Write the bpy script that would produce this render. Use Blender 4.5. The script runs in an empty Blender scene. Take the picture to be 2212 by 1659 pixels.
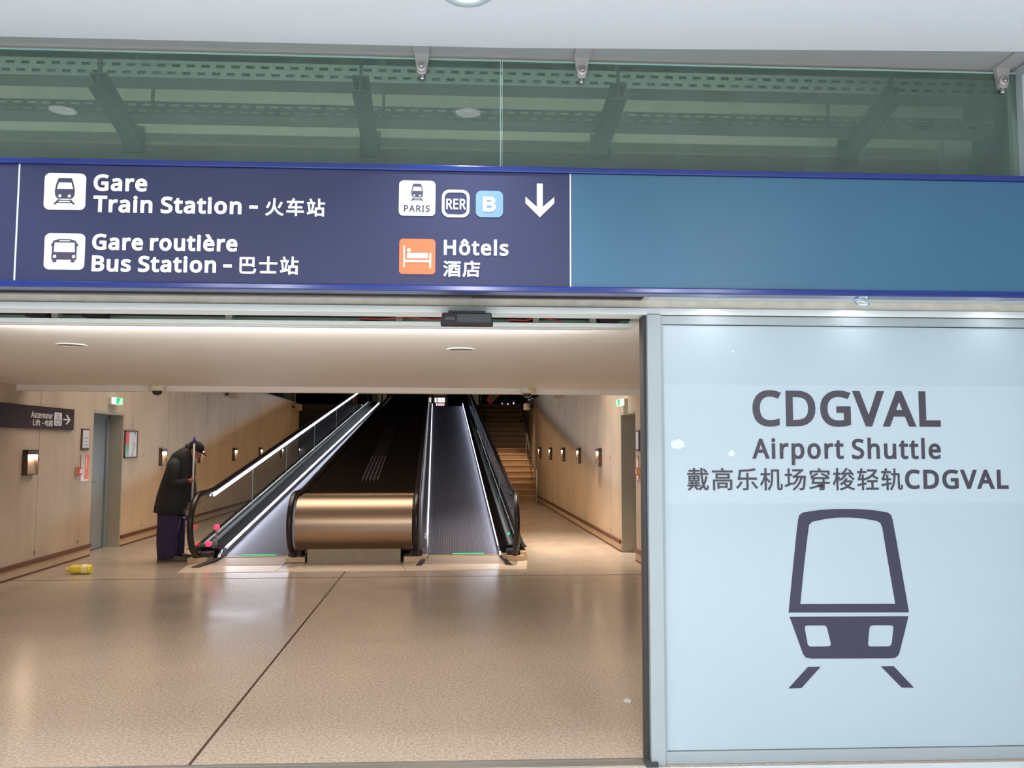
import bpy, bmesh, math, random
from mathutils import Vector, Matrix

random.seed(7)
SC = bpy.context.scene
COL = SC.collection

# ------------------------------------------------------------------ camera
CAM_Z = 1.6
YAW, PITCH, ROLL = 0.0777901, 0.0742101, 0.0023
fwd = Vector((math.sin(YAW) * math.cos(PITCH), math.cos(YAW) * math.cos(PITCH), math.sin(PITCH)))
rgt = Vector((math.cos(YAW), -math.sin(YAW), 0))
upv = rgt.cross(fwd)
r2 = rgt * math.cos(ROLL) + upv * math.sin(ROLL)
u2 = upv * math.cos(ROLL) - rgt * math.sin(ROLL)
cam_data = bpy.data.cameras.new('camera')
cam_data.sensor_width = 36.0
cam_data.lens = 1800.0 / 2212.0 * 36.0
cam_data.clip_start = 0.05
cam_data.clip_end = 300
cam = bpy.data.objects.new('camera', cam_data)
COL.objects.link(cam)
M = Matrix.Identity(4)
for i in range(3):
    M[i][0] = r2[i]; M[i][1] = u2[i]; M[i][2] = -fwd[i]
M[0][3], M[1][3], M[2][3] = 0, 0, CAM_Z
cam.matrix_world = M
SC.camera = cam

# ------------------------------------------------------------------ view, world
SC.view_settings.view_transform = 'Standard'
SC.view_settings.look = 'None'
SC.view_settings.gamma = 1.0
SC.view_settings.use_curve_mapping = False
SC.view_settings.exposure = 0.0
world = bpy.data.worlds.new('concourse_daylight')
SC.world = world
world.use_nodes = True
wbg = world.node_tree.nodes['Background']
wbg.inputs['Color'].default_value = (0.92, 0.96, 1.0, 1)
wbg.inputs['Strength'].default_value = 0.42
SC.cycles.max_bounces = 10
SC.cycles.transparent_max_bounces = 24
SC.cycles.sample_clamp_indirect = 6.0
SC.cycles.caustics_reflective = False
SC.cycles.caustics_refractive = False

# facade frame: the shopfront stands a little askew to the passage behind it
PHI = -0.029
FM = Matrix.Rotation(PHI, 4, 'Z')
IM = Matrix.Identity(4)
YD = 4.30          # facade plane
YS = 4.03          # face of the hanging sign


def lamp(name, kind, loc, power, color, size=0.2, size_y=None, rot=(0, 0, 0), spread=None, frame=IM):
    d = bpy.data.lights.new(name, kind)
    d.energy = power
    d.color = color
    if kind == 'AREA':
        d.size = size
        d.shape = 'DISK'
        if size_y:
            d.shape = 'RECTANGLE'; d.size_y = size_y
        if spread: d.spread = spread
    else:
        d.shadow_soft_size = size
        if kind == 'SPOT':
            d.spot_size = spread or 1.6
            d.spot_blend = 0.6
    o = bpy.data.objects.new(name, d)
    COL.objects.link(o)
    o.location = frame @ Vector(loc)
    o.rotation_euler = rot
    return o


COOL = (0.98, 0.985, 1.0)
WARM = (1.0, 0.86, 0.72)
# concourse downlights (their fittings are built with the concourse ceiling)
HALL_LIGHTS = [(-2.6, -0.6), (0.0, -0.6), (2.6, -0.6), (-2.6, -3.4), (0.0, -3.4), (2.6, -3.4), (-0.03, 3.615), (-2.5, 3.52)]
for hx, hy in HALL_LIGHTS[:6]:
    lamp('hall_downlight_beam', 'AREA', (hx, hy, 3.60), 140, COOL, 0.18, frame=FM)
for hx, hy in HALL_LIGHTS[6:]:
    lamp('hall_downlight_beam', 'AREA', (hx, hy, 3.60), 10, COOL, 0.12, spread=1.6, frame=FM)
for hx, hy in ((1.252, 4.165), (2.011, 4.175), (2.752, 4.165)):
    lamp('sign_downlight_beam', 'AREA', (hx, hy, 2.335), 0.35, COOL, 0.06, frame=FM)
# added fill lights, unseen in the void over the passage
for hx in (-4.5, -1.5, 1.5):
    lamp('plenum_fill_light', 'AREA', (hx, 5.0, 5.30), 46, (1.0, 1.0, 0.95), 2.6, 0.12, frame=FM)
# added unseen fill light behind the door rails, brightens the passage ceiling
lamp('ceiling_fill_light', 'AREA', (-1.1, 4.82, 2.235), 54, (1.0, 0.96, 0.92), 3.6, 0.03, rot=(math.radians(109), 0, PHI), frame=FM)
# passage downlights
PASSAGE_LIGHTS = [(-2.70, 6.19), (0.10, 6.19)]
for px_, py_ in PASSAGE_LIGHTS:
    lamp('passage_downlight_beam', 'AREA', (px_, py_, 2.31), 24, WARM, 0.16)
# linear lamps of the high ceiling above the lower landing, out of sight behind the downstand, plus added aisle fills
lamp('landing_and_fill_beam', 'AREA', (-2.5, 12.7, 5.2), 255, WARM, 5.6, 3.0, spread=2.8)
lamp('landing_downlight_beam', 'AREA', (1.8, 13.0, 6.3), 75, WARM, 0.3, spread=0.85)
lamp('aisle_fill_light', 'AREA', (-4.35, 21.5, 6.2), 35, WARM, 0.3, 13.0, spread=2.0)  # added fill for the left aisle wall
lamp('landing_and_fill_beam', 'AREA', (1.9, 18.0, 6.2), 25, WARM, 0.3, 10.0, spread=1.6)  # added fill for the right aisle
lamp('stair_spot_beam', 'SPOT', (1.9, 24.2, 6.2), 1300, (1.0, 0.82, 0.62), 0.05, rot=(math.radians(16), 0, 0), spread=0.42)
# added fill lights outside the walkway glass wash the concrete walls above the deck edge
for x0_, x1_, sgn in ((-3.38, -2.85, -1), (0.975, 0.705, 1)):
    a_ = Vector((x0_, 12.4, 0.046 + 0.166))
    ye_ = 31.3 if sgn < 0 else 24.0
    b_ = Vector((x0_ + (x1_ - x0_) * (ye_ - 12.4) / 18.9, ye_, 0.03 + 0.16 * (ye_ - 12.3) + 0.166))
    along = (b_ - a_).normalized()
    nrm = Vector((sgn * 0.90, 0, 0.43)); nrm = (nrm - along * nrm.dot(along)).normalized()
    o_ = lamp('wall_wash_fill', 'AREA', (a_ + b_) / 2, 92 if sgn < 0 else 46, (0.97, 0.97, 1.0), (b_ - a_).length, 0.012)
    yc_ = (-nrm).cross(along)
    m_ = Matrix(((along.x, yc_.x, -nrm.x, 0), (along.y, yc_.y, -nrm.y, 0), (along.z, yc_.z, -nrm.z, 0), (0, 0, 0, 1)))
    m_.translation = (a_ + b_) / 2
    o_.matrix_world = m_
    # added warm fill under the flank lip, lights the lower wall and aisle floor
    off_ = Vector((sgn * 0.098, 0, -0.046))
    nr2 = Vector((sgn * 0.94, 0, -0.34)); nr2 = (nr2 - along * nr2.dot(along)).normalized()
    o2_ = lamp('flank_fill', 'AREA', (0, 0, 0), 66 if sgn < 0 else 46, (1.0, 0.62, 0.30), (b_ - a_).length, 0.012)
    yc_ = (-nr2).cross(along)
    m_ = Matrix(((along.x, yc_.x, -nr2.x, 0), (along.y, yc_.y, -nr2.y, 0), (along.z, yc_.z, -nr2.z, 0), (0, 0, 0, 1)))
    m_.translation = (a_ + b_) / 2 + off_
    o2_.matrix_world = m_


lamp('upper_fill_light', 'AREA', (1.0, 38.5, 6.4), 16, (0.95, 0.98, 1.0), 6.0, 1.0, spread=2.2)  # added lamp, brightens the slatted screen on the upper level


# ------------------------------------------------------------------ materials
def s2l(c):
    return tuple(((x / 255) / 12.92 if x / 255 <= 0.04045 else ((x / 255 + 0.055) / 1.055) ** 2.4) for x in c)


def rgba(c):
    return (c[0], c[1], c[2], 1.0)


MATS = {}


def mat(name, srgb, rough=0.6, metal=0.0, noise=0.0, scale=8.0, emit=0.0, emit_col=None, bump=0.0, spec=0.5, coat=0.0, stretch=None):
    m = bpy.data.materials.new(name)
    m.use_nodes = True
    nt = m.node_tree
    b = nt.nodes['Principled BSDF']
    col = s2l(srgb)
    b.inputs['Base Color'].default_value = rgba(col)
    b.inputs['Roughness'].default_value = rough
    b.inputs['Metallic'].default_value = metal
    b.inputs['Specular IOR Level'].default_value = spec
    if coat:
        b.inputs['Coat Weight'].default_value = coat
        b.inputs['Coat Roughness'].default_value = 0.08
    if emit:
        b.inputs['Emission Color'].default_value = rgba(s2l(emit_col or srgb))
        b.inputs['Emission Strength'].default_value = emit
    if noise or bump:
        tc = nt.nodes.new('ShaderNodeTexCoord')
        mp = nt.nodes.new('ShaderNodeMapping')
        if stretch: mp.inputs['Scale'].default_value = stretch
        nz = nt.nodes.new('ShaderNodeTexNoise')
        nz.inputs['Scale'].default_value = scale
        nz.inputs['Detail'].default_value = 6
        nt.links.new(tc.outputs['Object'], mp.inputs['Vector'])
        nt.links.new(mp.outputs['Vector'], nz.inputs['Vector'])
        if noise:
            mr = nt.nodes.new('ShaderNodeMapRange')
            mr.inputs['From Min'].default_value = 0.25
            mr.inputs['From Max'].default_value = 0.75
            mr.inputs['To Min'].default_value = 1 - noise
            mr.inputs['To Max'].default_value = 1 + noise
            nt.links.new(nz.outputs['Fac'], mr.inputs['Value'])
            mx = nt.nodes.new('ShaderNodeVectorMath'); mx.operation = 'SCALE'
            mx.inputs[0].default_value = col
            nt.links.new(mr.outputs['Result'], mx.inputs['Scale'])
            nt.links.new(mx.outputs['Vector'], b.inputs['Base Color'])
        if bump:
            bp = nt.nodes.new('ShaderNodeBump')
            bp.inputs['Strength'].default_value = bump
            bp.inputs['Distance'].default_value = 0.01
            nt.links.new(nz.outputs['Fac'], bp.inputs['Height'])
            nt.links.new(bp.outputs['Normal'], b.inputs['Normal'])
    MATS[name] = m
    return m


def glass_mat(name, tint, dust=None, dust_amt=0.0, ior=1.45, rough=0.0, dust_scale=6.0, gloss=1.0):
    m = bpy.data.materials.new(name)
    m.use_nodes = True
    nt = m.node_tree
    nt.nodes.remove(nt.nodes['Principled BSDF'])
    out = nt.nodes['Material Output']
    tr = nt.nodes.new('ShaderNodeBsdfTransparent')
    tr.inputs['Color'].default_value = rgba(tint)
    gl = nt.nodes.new('ShaderNodeBsdfGlossy')
    gl.inputs['Roughness'].default_value = rough
    gl.inputs['Color'].default_value = (gloss, gloss, gloss, 1)
    fr = nt.nodes.new('ShaderNodeFresnel')
    fr.inputs['IOR'].default_value = ior
    mx = nt.nodes.new('ShaderNodeMixShader')
    # only the outer face mirrors: the far face of a thin sheet has no total reflection
    geo = nt.nodes.new('ShaderNodeNewGeometry')
    inv = nt.nodes.new('ShaderNodeMath'); inv.operation = 'SUBTRACT'; inv.inputs[0].default_value = 1.0
    nt.links.new(geo.outputs['Backfacing'], inv.inputs[1])
    mul = nt.nodes.new('ShaderNodeMath'); mul.operation = 'MULTIPLY'
    nt.links.new(fr.outputs['Fac'], mul.inputs[0]); nt.links.new(inv.outputs[0], mul.inputs[1])
    nt.links.new(mul.outputs[0], mx.inputs['Fac'])
    nt.links.new(tr.outputs['BSDF'], mx.inputs[1])
    nt.links.new(gl.outputs['BSDF'], mx.inputs[2])
    last = mx
    if dust:
        df = nt.nodes.new('ShaderNodeBsdfDiffuse')
        df.inputs['Color'].default_value = rgba(dust)
        tc = nt.nodes.new('ShaderNodeTexCoord')
        mp = nt.nodes.new('ShaderNodeMapping')
        mp.inputs['Scale'].default_value = (1.0, 1.0, 0.45)
        nz = nt.nodes.new('ShaderNodeTexNoise')
        nz.inputs['Scale'].default_value = dust_scale
        nz.inputs['Detail'].default_value = 9
        nz.inputs['Roughness'].default_value = 0.7
        nt.links.new(tc.outputs['Object'], mp.inputs['Vector'])
        nt.links.new(mp.outputs['Vector'], nz.inputs['Vector'])
        mr = nt.nodes.new('ShaderNodeMapRange')
        mr.inputs['From Min'].default_value = 0.3
        mr.inputs['From Max'].default_value = 0.75
        mr.inputs['To Min'].default_value = dust_amt * 0.75
        mr.inputs['To Max'].default_value = dust_amt * 1.3
        nt.links.new(nz.outputs['Fac'], mr.inputs['Value'])
        m2 = nt.nodes.new('ShaderNodeMixShader')
        nt.links.new(mr.outputs['Result'], m2.inputs['Fac'])
        nt.links.new(mx.outputs['Shader'], m2.inputs[1])
        nt.links.new(df.outputs['BSDF'], m2.inputs[2])
        last = m2
    nt.links.new(last.outputs['Shader'], out.inputs['Surface'])
    MATS[name] = m
    return m


def concrete_mat(name, srgb, joint=2.45, joint_off=0.0, axis='Y', tie=True):
    """cast concrete: cloudy tone, vertical shutter joints, rows of tie holes"""
    m = mat(name, srgb, rough=0.75, noise=0.13, scale=1.6, bump=0.08)
    nt = m.node_tree
    b = nt.nodes['Principled BSDF']
    old = b.inputs['Base Color'].links[0].from_socket
    tc = nt.nodes.new('ShaderNodeTexCoord')
    sp = nt.nodes.new('ShaderNodeSeparateXYZ')
    nt.links.new(tc.outputs['Object'], sp.inputs['Vector'])

    def mth(op, a, bv=None, c=None):
        n = nt.nodes.new('ShaderNodeMath'); n.operation = op
        for i, v in enumerate((a, bv, c)):
            if v is None: continue
            if isinstance(v, (int, float)): n.inputs[i].default_value = v
            else: nt.links.new(v, n.inputs[i])
        return n.outputs[0]
    u = mth('ADD', sp.outputs[axis], joint_off)
    fr = mth('FRACT', mth('DIVIDE', u, joint))
    d = mth('MULTIPLY', mth('ABSOLUTE', mth('SUBTRACT', fr, 0.5)), joint)      # 0 at the joint
    jl = mth('LESS_THAN', d, 0.009)
    # streaky wear: noise stretched vertically
    mp = nt.nodes.new('ShaderNodeMapping')
    mp.inputs['Scale'].default_value = (2.2, 2.2, 0.16)
    nt.links.new(tc.outputs['Object'], mp.inputs['Vector'])
    nz = nt.nodes.new('ShaderNodeTexNoise'); nz.inputs['Scale'].default_value = 2.5; nz.inputs['Detail'].default_value = 5
    nt.links.new(mp.outputs['Vector'], nz.inputs['Vector'])
    st = mth('MULTIPLY', mth('SUBTRACT', nz.outputs['Fac'], 0.5), 0.30)
    f = mth('SUBTRACT', mth('ADD', 1.0, st), mth('MULTIPLY', jl, 0.42))
    if tie:
        half = joint / 4
        fr2 = mth('FRACT', mth('DIVIDE', mth('ADD', u, half), joint / 2))
        du = mth('MULTIPLY', mth('SUBTRACT', fr2, 0.5), joint / 2)
        dz = mth('MULTIPLY', mth('SUBTRACT', mth('FRACT', mth('DIVIDE', mth('ADD', sp.outputs['Z'], -0.20), 1.17)), 0.0), 1.17)
        dz = mth('SUBTRACT', dz, 0.05)
        rr = mth('ADD', mth('MULTIPLY', du, du), mth('MULTIPLY', dz, dz))
        hole = mth('LESS_THAN', rr, 0.0007)
        f = mth('SUBTRACT', f, mth('MULTIPLY', hole, 0.5))
    sc = nt.nodes.new('ShaderNodeVectorMath'); sc.operation = 'SCALE'
    nt.links.new(old, sc.inputs[0])
    nt.links.new(f, sc.inputs['Scale'])
    nt.links.new(sc.outputs['Vector'], b.inputs['Base Color'])
    return m


def terrazzo_mat(name, srgb, rough=0.2):
    m = mat(name, srgb, rough=rough, noise=0.06, scale=0.9)
    nt = m.node_tree
    b = nt.nodes['Principled BSDF']
    old = b.inputs['Base Color'].links[0].from_socket
    tc = nt.nodes.new('ShaderNodeTexCoord')
    f = None
    for scale, lo, hi, amt in ((55, 0.35, 0.65, 0.20), (130, 0.3, 0.7, 0.24)):
        nz = nt.nodes.new('ShaderNodeTexNoise'); nz.inputs['Scale'].default_value = scale; nz.inputs['Detail'].default_value = 2
        nt.links.new(tc.outputs['Object'], nz.inputs['Vector'])
        mr = nt.nodes.new('ShaderNodeMapRange')
        mr.inputs['From Min'].default_value = lo; mr.inputs['From Max'].default_value = hi
        mr.inputs['To Min'].default_value = 1 - amt; mr.inputs['To Max'].default_value = 1 + amt
        nt.links.new(nz.outputs['Fac'], mr.inputs['Value'])
        sc = nt.nodes.new('ShaderNodeVectorMath'); sc.operation = 'SCALE'
        nt.links.new(old, sc.inputs[0]); nt.links.new(mr.outputs['Result'], sc.inputs['Scale'])
        old = sc.outputs['Vector']
    nt.links.new(old, b.inputs['Base Color'])
    # worn polish: patchy gloss
    nz = nt.nodes.new('ShaderNodeTexNoise'); nz.inputs['Scale'].default_value = 2.0; nz.inputs['Detail'].default_value = 4
    nt.links.new(tc.outputs['Object'], nz.inputs['Vector'])
    mr = nt.nodes.new('ShaderNodeMapRange')
    mr.inputs['From Min'].default_value = 0.3; mr.inputs['From Max'].default_value = 0.7
    mr.inputs['To Min'].default_value = rough - 0.04; mr.inputs['To Max'].default_value = rough + 0.07
    nt.links.new(nz.outputs['Fac'], mr.inputs['Value'])
    nt.links.new(mr.outputs['Result'], b.inputs['Roughness'])
    return m


def rib_mat(name, srgb, axis='X', pitch=0.02, amt=0.35, rough=0.45, metal=0.0):
    m = mat(name, srgb, rough=rough, metal=metal, noise=0.18, scale=3.0, stretch=(9, 0.15, 0.15))
    nt = m.node_tree
    b = nt.nodes['Principled BSDF']
    old = b.inputs['Base Color'].links[0].from_socket
    tc = nt.nodes.new('ShaderNodeTexCoord')
    wv = nt.nodes.new('ShaderNodeTexWave')
    wv.bands_direction = axis
    wv.inputs['Scale'].default_value = 0.314 / pitch
    nt.links.new(tc.outputs['Object'], wv.inputs['Vector'])
    mr = nt.nodes.new('ShaderNodeMapRange')
    mr.inputs['To Min'].default_value = 1 - amt; mr.inputs['To Max'].default_value = 1 + amt
    nt.links.new(wv.outputs['Fac'], mr.inputs['Value'])
    sc = nt.nodes.new('ShaderNodeVectorMath'); sc.operation = 'SCALE'
    nt.links.new(old, sc.inputs[0]); nt.links.new(mr.outputs['Result'], sc.inputs['Scale'])
    nt.links.new(sc.outputs['Vector'], b.inputs['Base Color'])
    return m


# hall
mat('white_ceiling', (236, 239, 244), 0.6)
mat('white_enamel', (196, 208, 212), 0.3)
mat('grey_paint', (176, 176, 176), 0.5)
mat('frame_white', (154, 164, 168), 0.35, noise=0.03, scale=3)
mat('hall_floor_stone', (222, 224, 224), 0.3, noise=0.05)
mat('aluminium', (200, 202, 200), 0.3, metal=0.9)
mat('steel', (190, 188, 184), 0.28, metal=1.0)
mat('polished_steel', (205, 205, 205), 0.12, metal=1.0)
mat('bracket_steel', (196, 190, 188), 0.35, metal=0.3)
mat('rubber', (22, 22, 24), 0.6)
mat('threshold_metal', (176, 160, 148), 0.5, metal=0.5)
mat('gasket', (52, 54, 54), 0.6)
mat('lintel_white', (232, 238, 236), 0.4)
mat('rough_plaster', (226, 218, 204), 0.9, noise=0.14, scale=14, bump=0.6)
mat('passage_white', (238, 234, 228), 0.6, noise=0.02, scale=2)
mat('sign_navy', (46, 50, 84), 0.45, spec=0.3, noise=0.06, scale=1.5)
mat('sign_teal', (50, 95, 122), 0.40, spec=0.4, noise=0.05, scale=1.5)
mat('sign_blue_rail', (18, 42, 116), 0.16)
mat('sign_dark_reflection', (40, 24, 26), 0.35, spec=0.02, noise=0.6, scale=2.2, stretch=(1, 12, 1))  # reflection of the dark passage is put into the colour
mat('sign_letter', (232, 240, 232), 0.5, emit=0.30)
mat('sign_letter_soft', (206, 204, 200), 0.5, emit=0.10)
mat('sign_orange', (232, 104, 60), 0.45, emit=0.15)
mat('sign_sky', (104, 140, 190), 0.45, emit=0.08)
mat('picto_dark', (62, 58, 82), 0.5)
mat('panel_glass', (166, 182, 190), 0.25, coat=0.2, noise=0.02, scale=1.0)
mat('panel_letter', (60, 57, 68), 0.4)
mat('panel_film', (172, 188, 196), 0.25, coat=0.2)
mat('passage_lens', (226, 218, 208), 0.4, emit=0.05)
mat('panel_picto', (50, 49, 68), 0.4)
mat('flake_white', (204, 214, 220), 0.8)
mat('light_lens', (250, 250, 250), 0.3, emit=2.5)
mat('light_lens_soft', (226, 232, 236), 0.3, emit=0.25)
glass_mat('green_glass', (0.64, 0.72, 0.69), dust=s2l((142, 162, 152)), dust_amt=0.28, ior=1.30)
mat('glass_edge', (170, 205, 200), 0.2, spec=0.6)
mat('plenum_concrete', (222, 216, 192), 0.85, noise=0.10, scale=2.2, stretch=(0.5, 1, 1.5))
mat('plenum_dark', (74, 92, 86), 0.9, noise=0.2, scale=2.0)
mat('tray_metal', (150, 166, 158), 0.6, metal=0.1)
mat('joist_dark', (74, 94, 90), 0.7)
# passage
terrazzo_mat('terrazzo', (172, 157, 142), 0.20)
mat('joint_brown', (62, 38, 26), 0.6)
concrete_mat('concrete_wall', (182, 166, 148))
mat('concrete_reveal', (160, 154, 140), 0.8, noise=0.1, scale=2.5)
mat('plinth_concrete', (182, 162, 140), 0.6, noise=0.1, scale=3)
mat('rail_brown', (92, 50, 38), 0.45)
mat('door_blue', (130, 140, 150), 0.45, noise=0.05, scale=3)
mat('lamp_bronze', (88, 72, 62), 0.4, metal=0.3)
mat('lamp_bowl', (150, 132, 118), 0.45, metal=0.2)
mat('lamp_glow', (255, 236, 208), 0.4, emit=40.0, emit_col=(255, 226, 190))
mat('landing_plate', (214, 196, 176), 0.30, noise=0.05, scale=2)
mat('flank_dark', (40, 34, 32), 0.5, spec=0.2)
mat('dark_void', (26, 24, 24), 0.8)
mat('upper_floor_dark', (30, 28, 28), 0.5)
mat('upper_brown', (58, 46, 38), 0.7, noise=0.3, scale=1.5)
mat('slat_grey', (128, 138, 138), 0.5)
mat('post_teal', (122, 134, 138), 0.4)
mat('shop_screen', (240, 236, 232), 0.5, emit=1.3)
mat('shop_pink', (236, 190, 210), 0.5, emit=1.0)
mat('window_blue', (190, 225, 250), 0.5, emit=1.2)
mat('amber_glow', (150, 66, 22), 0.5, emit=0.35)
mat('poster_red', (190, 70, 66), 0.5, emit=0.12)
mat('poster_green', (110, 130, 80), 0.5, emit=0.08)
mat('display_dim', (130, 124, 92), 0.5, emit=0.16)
# walkway
rib_mat('belt_rubber', (84, 84, 96), 'X', 0.035, 0.30, 0.5, 0.35)
mat('handrail_black', (26, 18, 18), 0.35)
mat('deck_black', (20, 14, 13), 0.5, spec=0.12)
mat('skirt_steel', (168, 164, 172), 0.30, metal=0.85)
mat('profile_steel', (120, 134, 144), 0.55, metal=0.3)
mat('led_white', (240, 244, 255), 0.4, emit=18.0, emit_col=(232, 238, 255))
mat('led_dim', (225, 228, 240), 0.4, emit=2.5)
mat('led_green', (40, 200, 130), 0.4, emit=1.6)
mat('indicator_red', (240, 50, 80), 0.4, emit=2.2)
mat('indicator_green', (30, 210, 110), 0.4, emit=2.2)
mat('bronze_sheet', (166, 132, 104), 0.20, metal=1.0, noise=0.06, scale=1.2)
mat('bronze_brushed', (160, 138, 118), 0.36, metal=1.0)
mat('plinth_grey', (150, 138, 120), 0.6, noise=0.08)
mat('base_block', (206, 178, 146), 0.35, metal=0.2)
mat('brush_dark', (52, 46, 48), 0.7)
mat('yellow_edge', (206, 186, 130), 0.4, metal=0.4)
mat('reflection_and_lamp_blue', (40, 120, 200), 0.3)  # blue of the painted deck reflection, also of a small lamp
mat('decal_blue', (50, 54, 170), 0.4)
glass_mat('balustrade_glass', (0.86, 0.91, 0.90), dust=s2l((120, 130, 136)), dust_amt=0.04, ior=1.40, gloss=0.6)
mat('stair_stone', (176, 140, 104), 0.45, noise=0.1)
mat('stair_nosing', (214, 190, 160), 0.35)
# small things
mat('dome_white', (226, 220, 208), 0.4)
mat('dome_smoke', (36, 24, 18), 0.12, coat=0.6)
mat('label_yellow', (226, 208, 60), 0.5)
mat('exit_green', (24, 160, 90), 0.4, emit=1.4)
mat('exit_white', (220, 250, 235), 0.4, emit=0.9)
mat('exit_case', (206, 206, 192), 0.5)
mat('exit_side_glow', (225, 236, 232), 0.4, emit=0.9)
mat('plaque_frame', (84, 66, 64), 0.5)
mat('paper_white', (206, 208, 216), 0.5)
mat('paper_grey', (150, 152, 158), 0.6)
mat('orange_sheet', (226, 104, 52), 0.45)
mat('clear_acrylic', (176, 168, 160), 0.2)
mat('alarm_red', (196, 36, 22), 0.4)
mat('alarm_cream', (226, 188, 120), 0.5)
mat('poster_red_flat', (206, 48, 44), 0.35, coat=0.4)
mat('poster_green_flat', (26, 128, 74), 0.35, coat=0.4)
mat('lift_sign_dark', (42, 26, 34), 0.45)
mat('speaker_beige', (178, 160, 140), 0.6)
mat('skin', (168, 104, 80), 0.55)
mat('coat_dark', (30, 28, 27), 0.8, noise=0.25, scale=9, bump=0.3)
mat('trousers_purple', (50, 36, 76), 0.85, noise=0.3, scale=10, bump=0.3)
mat('cap_black', (22, 20, 22), 0.85)
mat('hair_dark', (40, 32, 28), 0.8)
mat('shoe_brown', (70, 56, 46), 0.6, noise=0.2, scale=20)
mat('sole_tan', (120, 102, 82), 0.7)
mat('pole_white', (232, 228, 224), 0.35)
mat('tool_purple', (70, 48, 150), 0.45)
mat('bottle_yellow', (236, 214, 78), 0.25, coat=0.5)
mat('bottle_label', (246, 236, 160), 0.5)


# ------------------------------------------------------------------ mesh builder
class MB:
    def __init__(self):
        self.v = []; self.f = []; self.sm = []

    def add(self, verts, faces, smooth=False):
        o = len(self.v)
        self.v += [Vector(p) for p in verts]
        self.f += [tuple(i + o for i in fc) for fc in faces]
        self.sm += [smooth] * len(faces)
        return self

    def box(self, x0, x1, y0, y1, z0, z1):
        p = [(x, y, z) for z in (z0, z1) for y in (y0, y1) for x in (x0, x1)]
        return self.add(p, [(0, 2, 3, 1), (4, 5, 7, 6), (0, 1, 5, 4), (2, 6, 7, 3), (0, 4, 6, 2), (1, 3, 7, 5)])

    def hexa(self, p):
        """8 points: bottom loop 4 (counter-clockwise from above), top loop 4"""
        return self.add(p, [(3, 2, 1, 0), (4, 5, 6, 7), (0, 1, 5, 4), (1, 2, 6, 5), (2, 3, 7, 6), (3, 0, 4, 7)])

    def prism(self, pts, fn, a, b, smooth=False):
        """extrude a 2D outline: fn(u, v, w) -> 3D, w from a to b"""
        n = len(pts)
        vs = [fn(u, v, a) for u, v in pts] + [fn(u, v, b) for u, v in pts]
        fs = [tuple(range(n))[::-1], tuple(range(n, 2 * n))]
        self.add(vs, fs)
        o = len(self.v) - 2 * n
        for i in range(n):
            j = (i + 1) % n
            self.f.append((o + i, o + j, o + n + j, o + n + i)); self.sm.append(smooth)
        return self

    def loft(self, rings, caps=True, smooth=True, closed=True):
        n = len(rings[0])
        vs = [p for r in rings for p in r]
        fs = []
        for k in range(len(rings) - 1):
            for i in range(n if closed else n - 1):
                j = (i + 1) % n
                fs.append((k * n + i, k * n + j, (k + 1) * n + j, (k + 1) * n + i))
        self.add(vs, fs, smooth)
        if caps:
            o = len(self.v) - len(vs)
            self.f.append(tuple(o + i for i in range(n))[::-1]); self.sm.append(False)
            self.f.append(tuple(o + (len(rings) - 1) * n + i for i in range(n))); self.sm.append(False)
        return self

    def tube(self, path, r, n=10, caps=True):
        rings = []
        path = [Vector(p) for p in path]
        prev = None
        for i, p in enumerate(path):
            d = (path[min(i + 1, len(path) - 1)] - path[max(i - 1, 0)]).normalized()
            if prev is None:
                a = d.cross(Vector((0, 0, 1)))
                if a.length < 1e-4: a = d.cross(Vector((1, 0, 0)))
                a.normalize()
            else:
                a = (prev - d * prev.dot(d)).normalized()
            b = d.cross(a)
            prev = a
            rr = r[i] if isinstance(r, (list, tuple)) else r
            rings.append([p + a * math.cos(t) * rr + b * math.sin(t) * rr for t in [2 * math.pi * k / n for k in range(n)]])
        return self.loft(rings, caps)

    def lathe(self, prof, c=(0, 0, 0), axis='Z', n=24, caps=True):
        """prof: list of (radius, height)"""
        rings = []
        for r, h in prof:
            ring = []
            for k in range(n):
                t = 2 * math.pi * k / n
                a, b = r * math.cos(t), r * math.sin(t)
                q = {'Z': (a, b, h), 'Y': (a, h, b), 'X': (h, a, b)}[axis]
                ring.append((c[0] + q[0], c[1] + q[1], c[2] + q[2]))
            rings.append(ring)
        return self.loft(rings, caps)

    def sphere(self, c, r, n=16, m=10, fn=None):
        rx, ry, rz = r if isinstance(r, (tuple, list)) else (r, r, r)
        rings = []
        for i in range(1, m):
            t = math.pi * i / m
            rings.append([(c[0] + rx * math.sin(t) * math.cos(2 * math.pi * k / n), c[1] + ry * math.sin(t) * math.sin(2 * math.pi * k / n), c[2] - rz * math.cos(t)) for k in range(n)])
        return self.loft(rings, True)


def rrect(x0, x1, z0, z1, r, n=5):
    pts = []
    for cx, cz, a0 in ((x1 - r, z1 - r, 0), (x0 + r, z1 - r, 90), (x0 + r, z0 + r, 180), (x1 - r, z0 + r, 270)):
        for k in range(n + 1):
            a = math.radians(a0 + 90 * k / n)
            pts.append((cx + r * math.cos(a), cz + r * math.sin(a)))
    return pts


def mesh_from(mb, name, base):
    me = bpy.data.meshes.new(name)
    b = Vector(base)
    me.from_pydata([v - b for v in mb.v], [], mb.f)
    for p, s in zip(me.polygons, mb.sm):
        p.use_smooth = s
    me.validate()
    me.update()
    bm = bmesh.new(); bm.from_mesh(me)
    bmesh.ops.recalc_face_normals(bm, faces=bm.faces)
    bm.to_mesh(me); bm.free()
    return me


def finish(o, material, bevel):
    if material: o.data.materials.append(MATS[material])
    if bevel:
        md = o.modifiers.new('bevel', 'BEVEL')
        md.width = bevel; md.segments = 2; md.limit_method = 'ANGLE'; md.angle_limit = math.radians(40)
    return o


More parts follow.
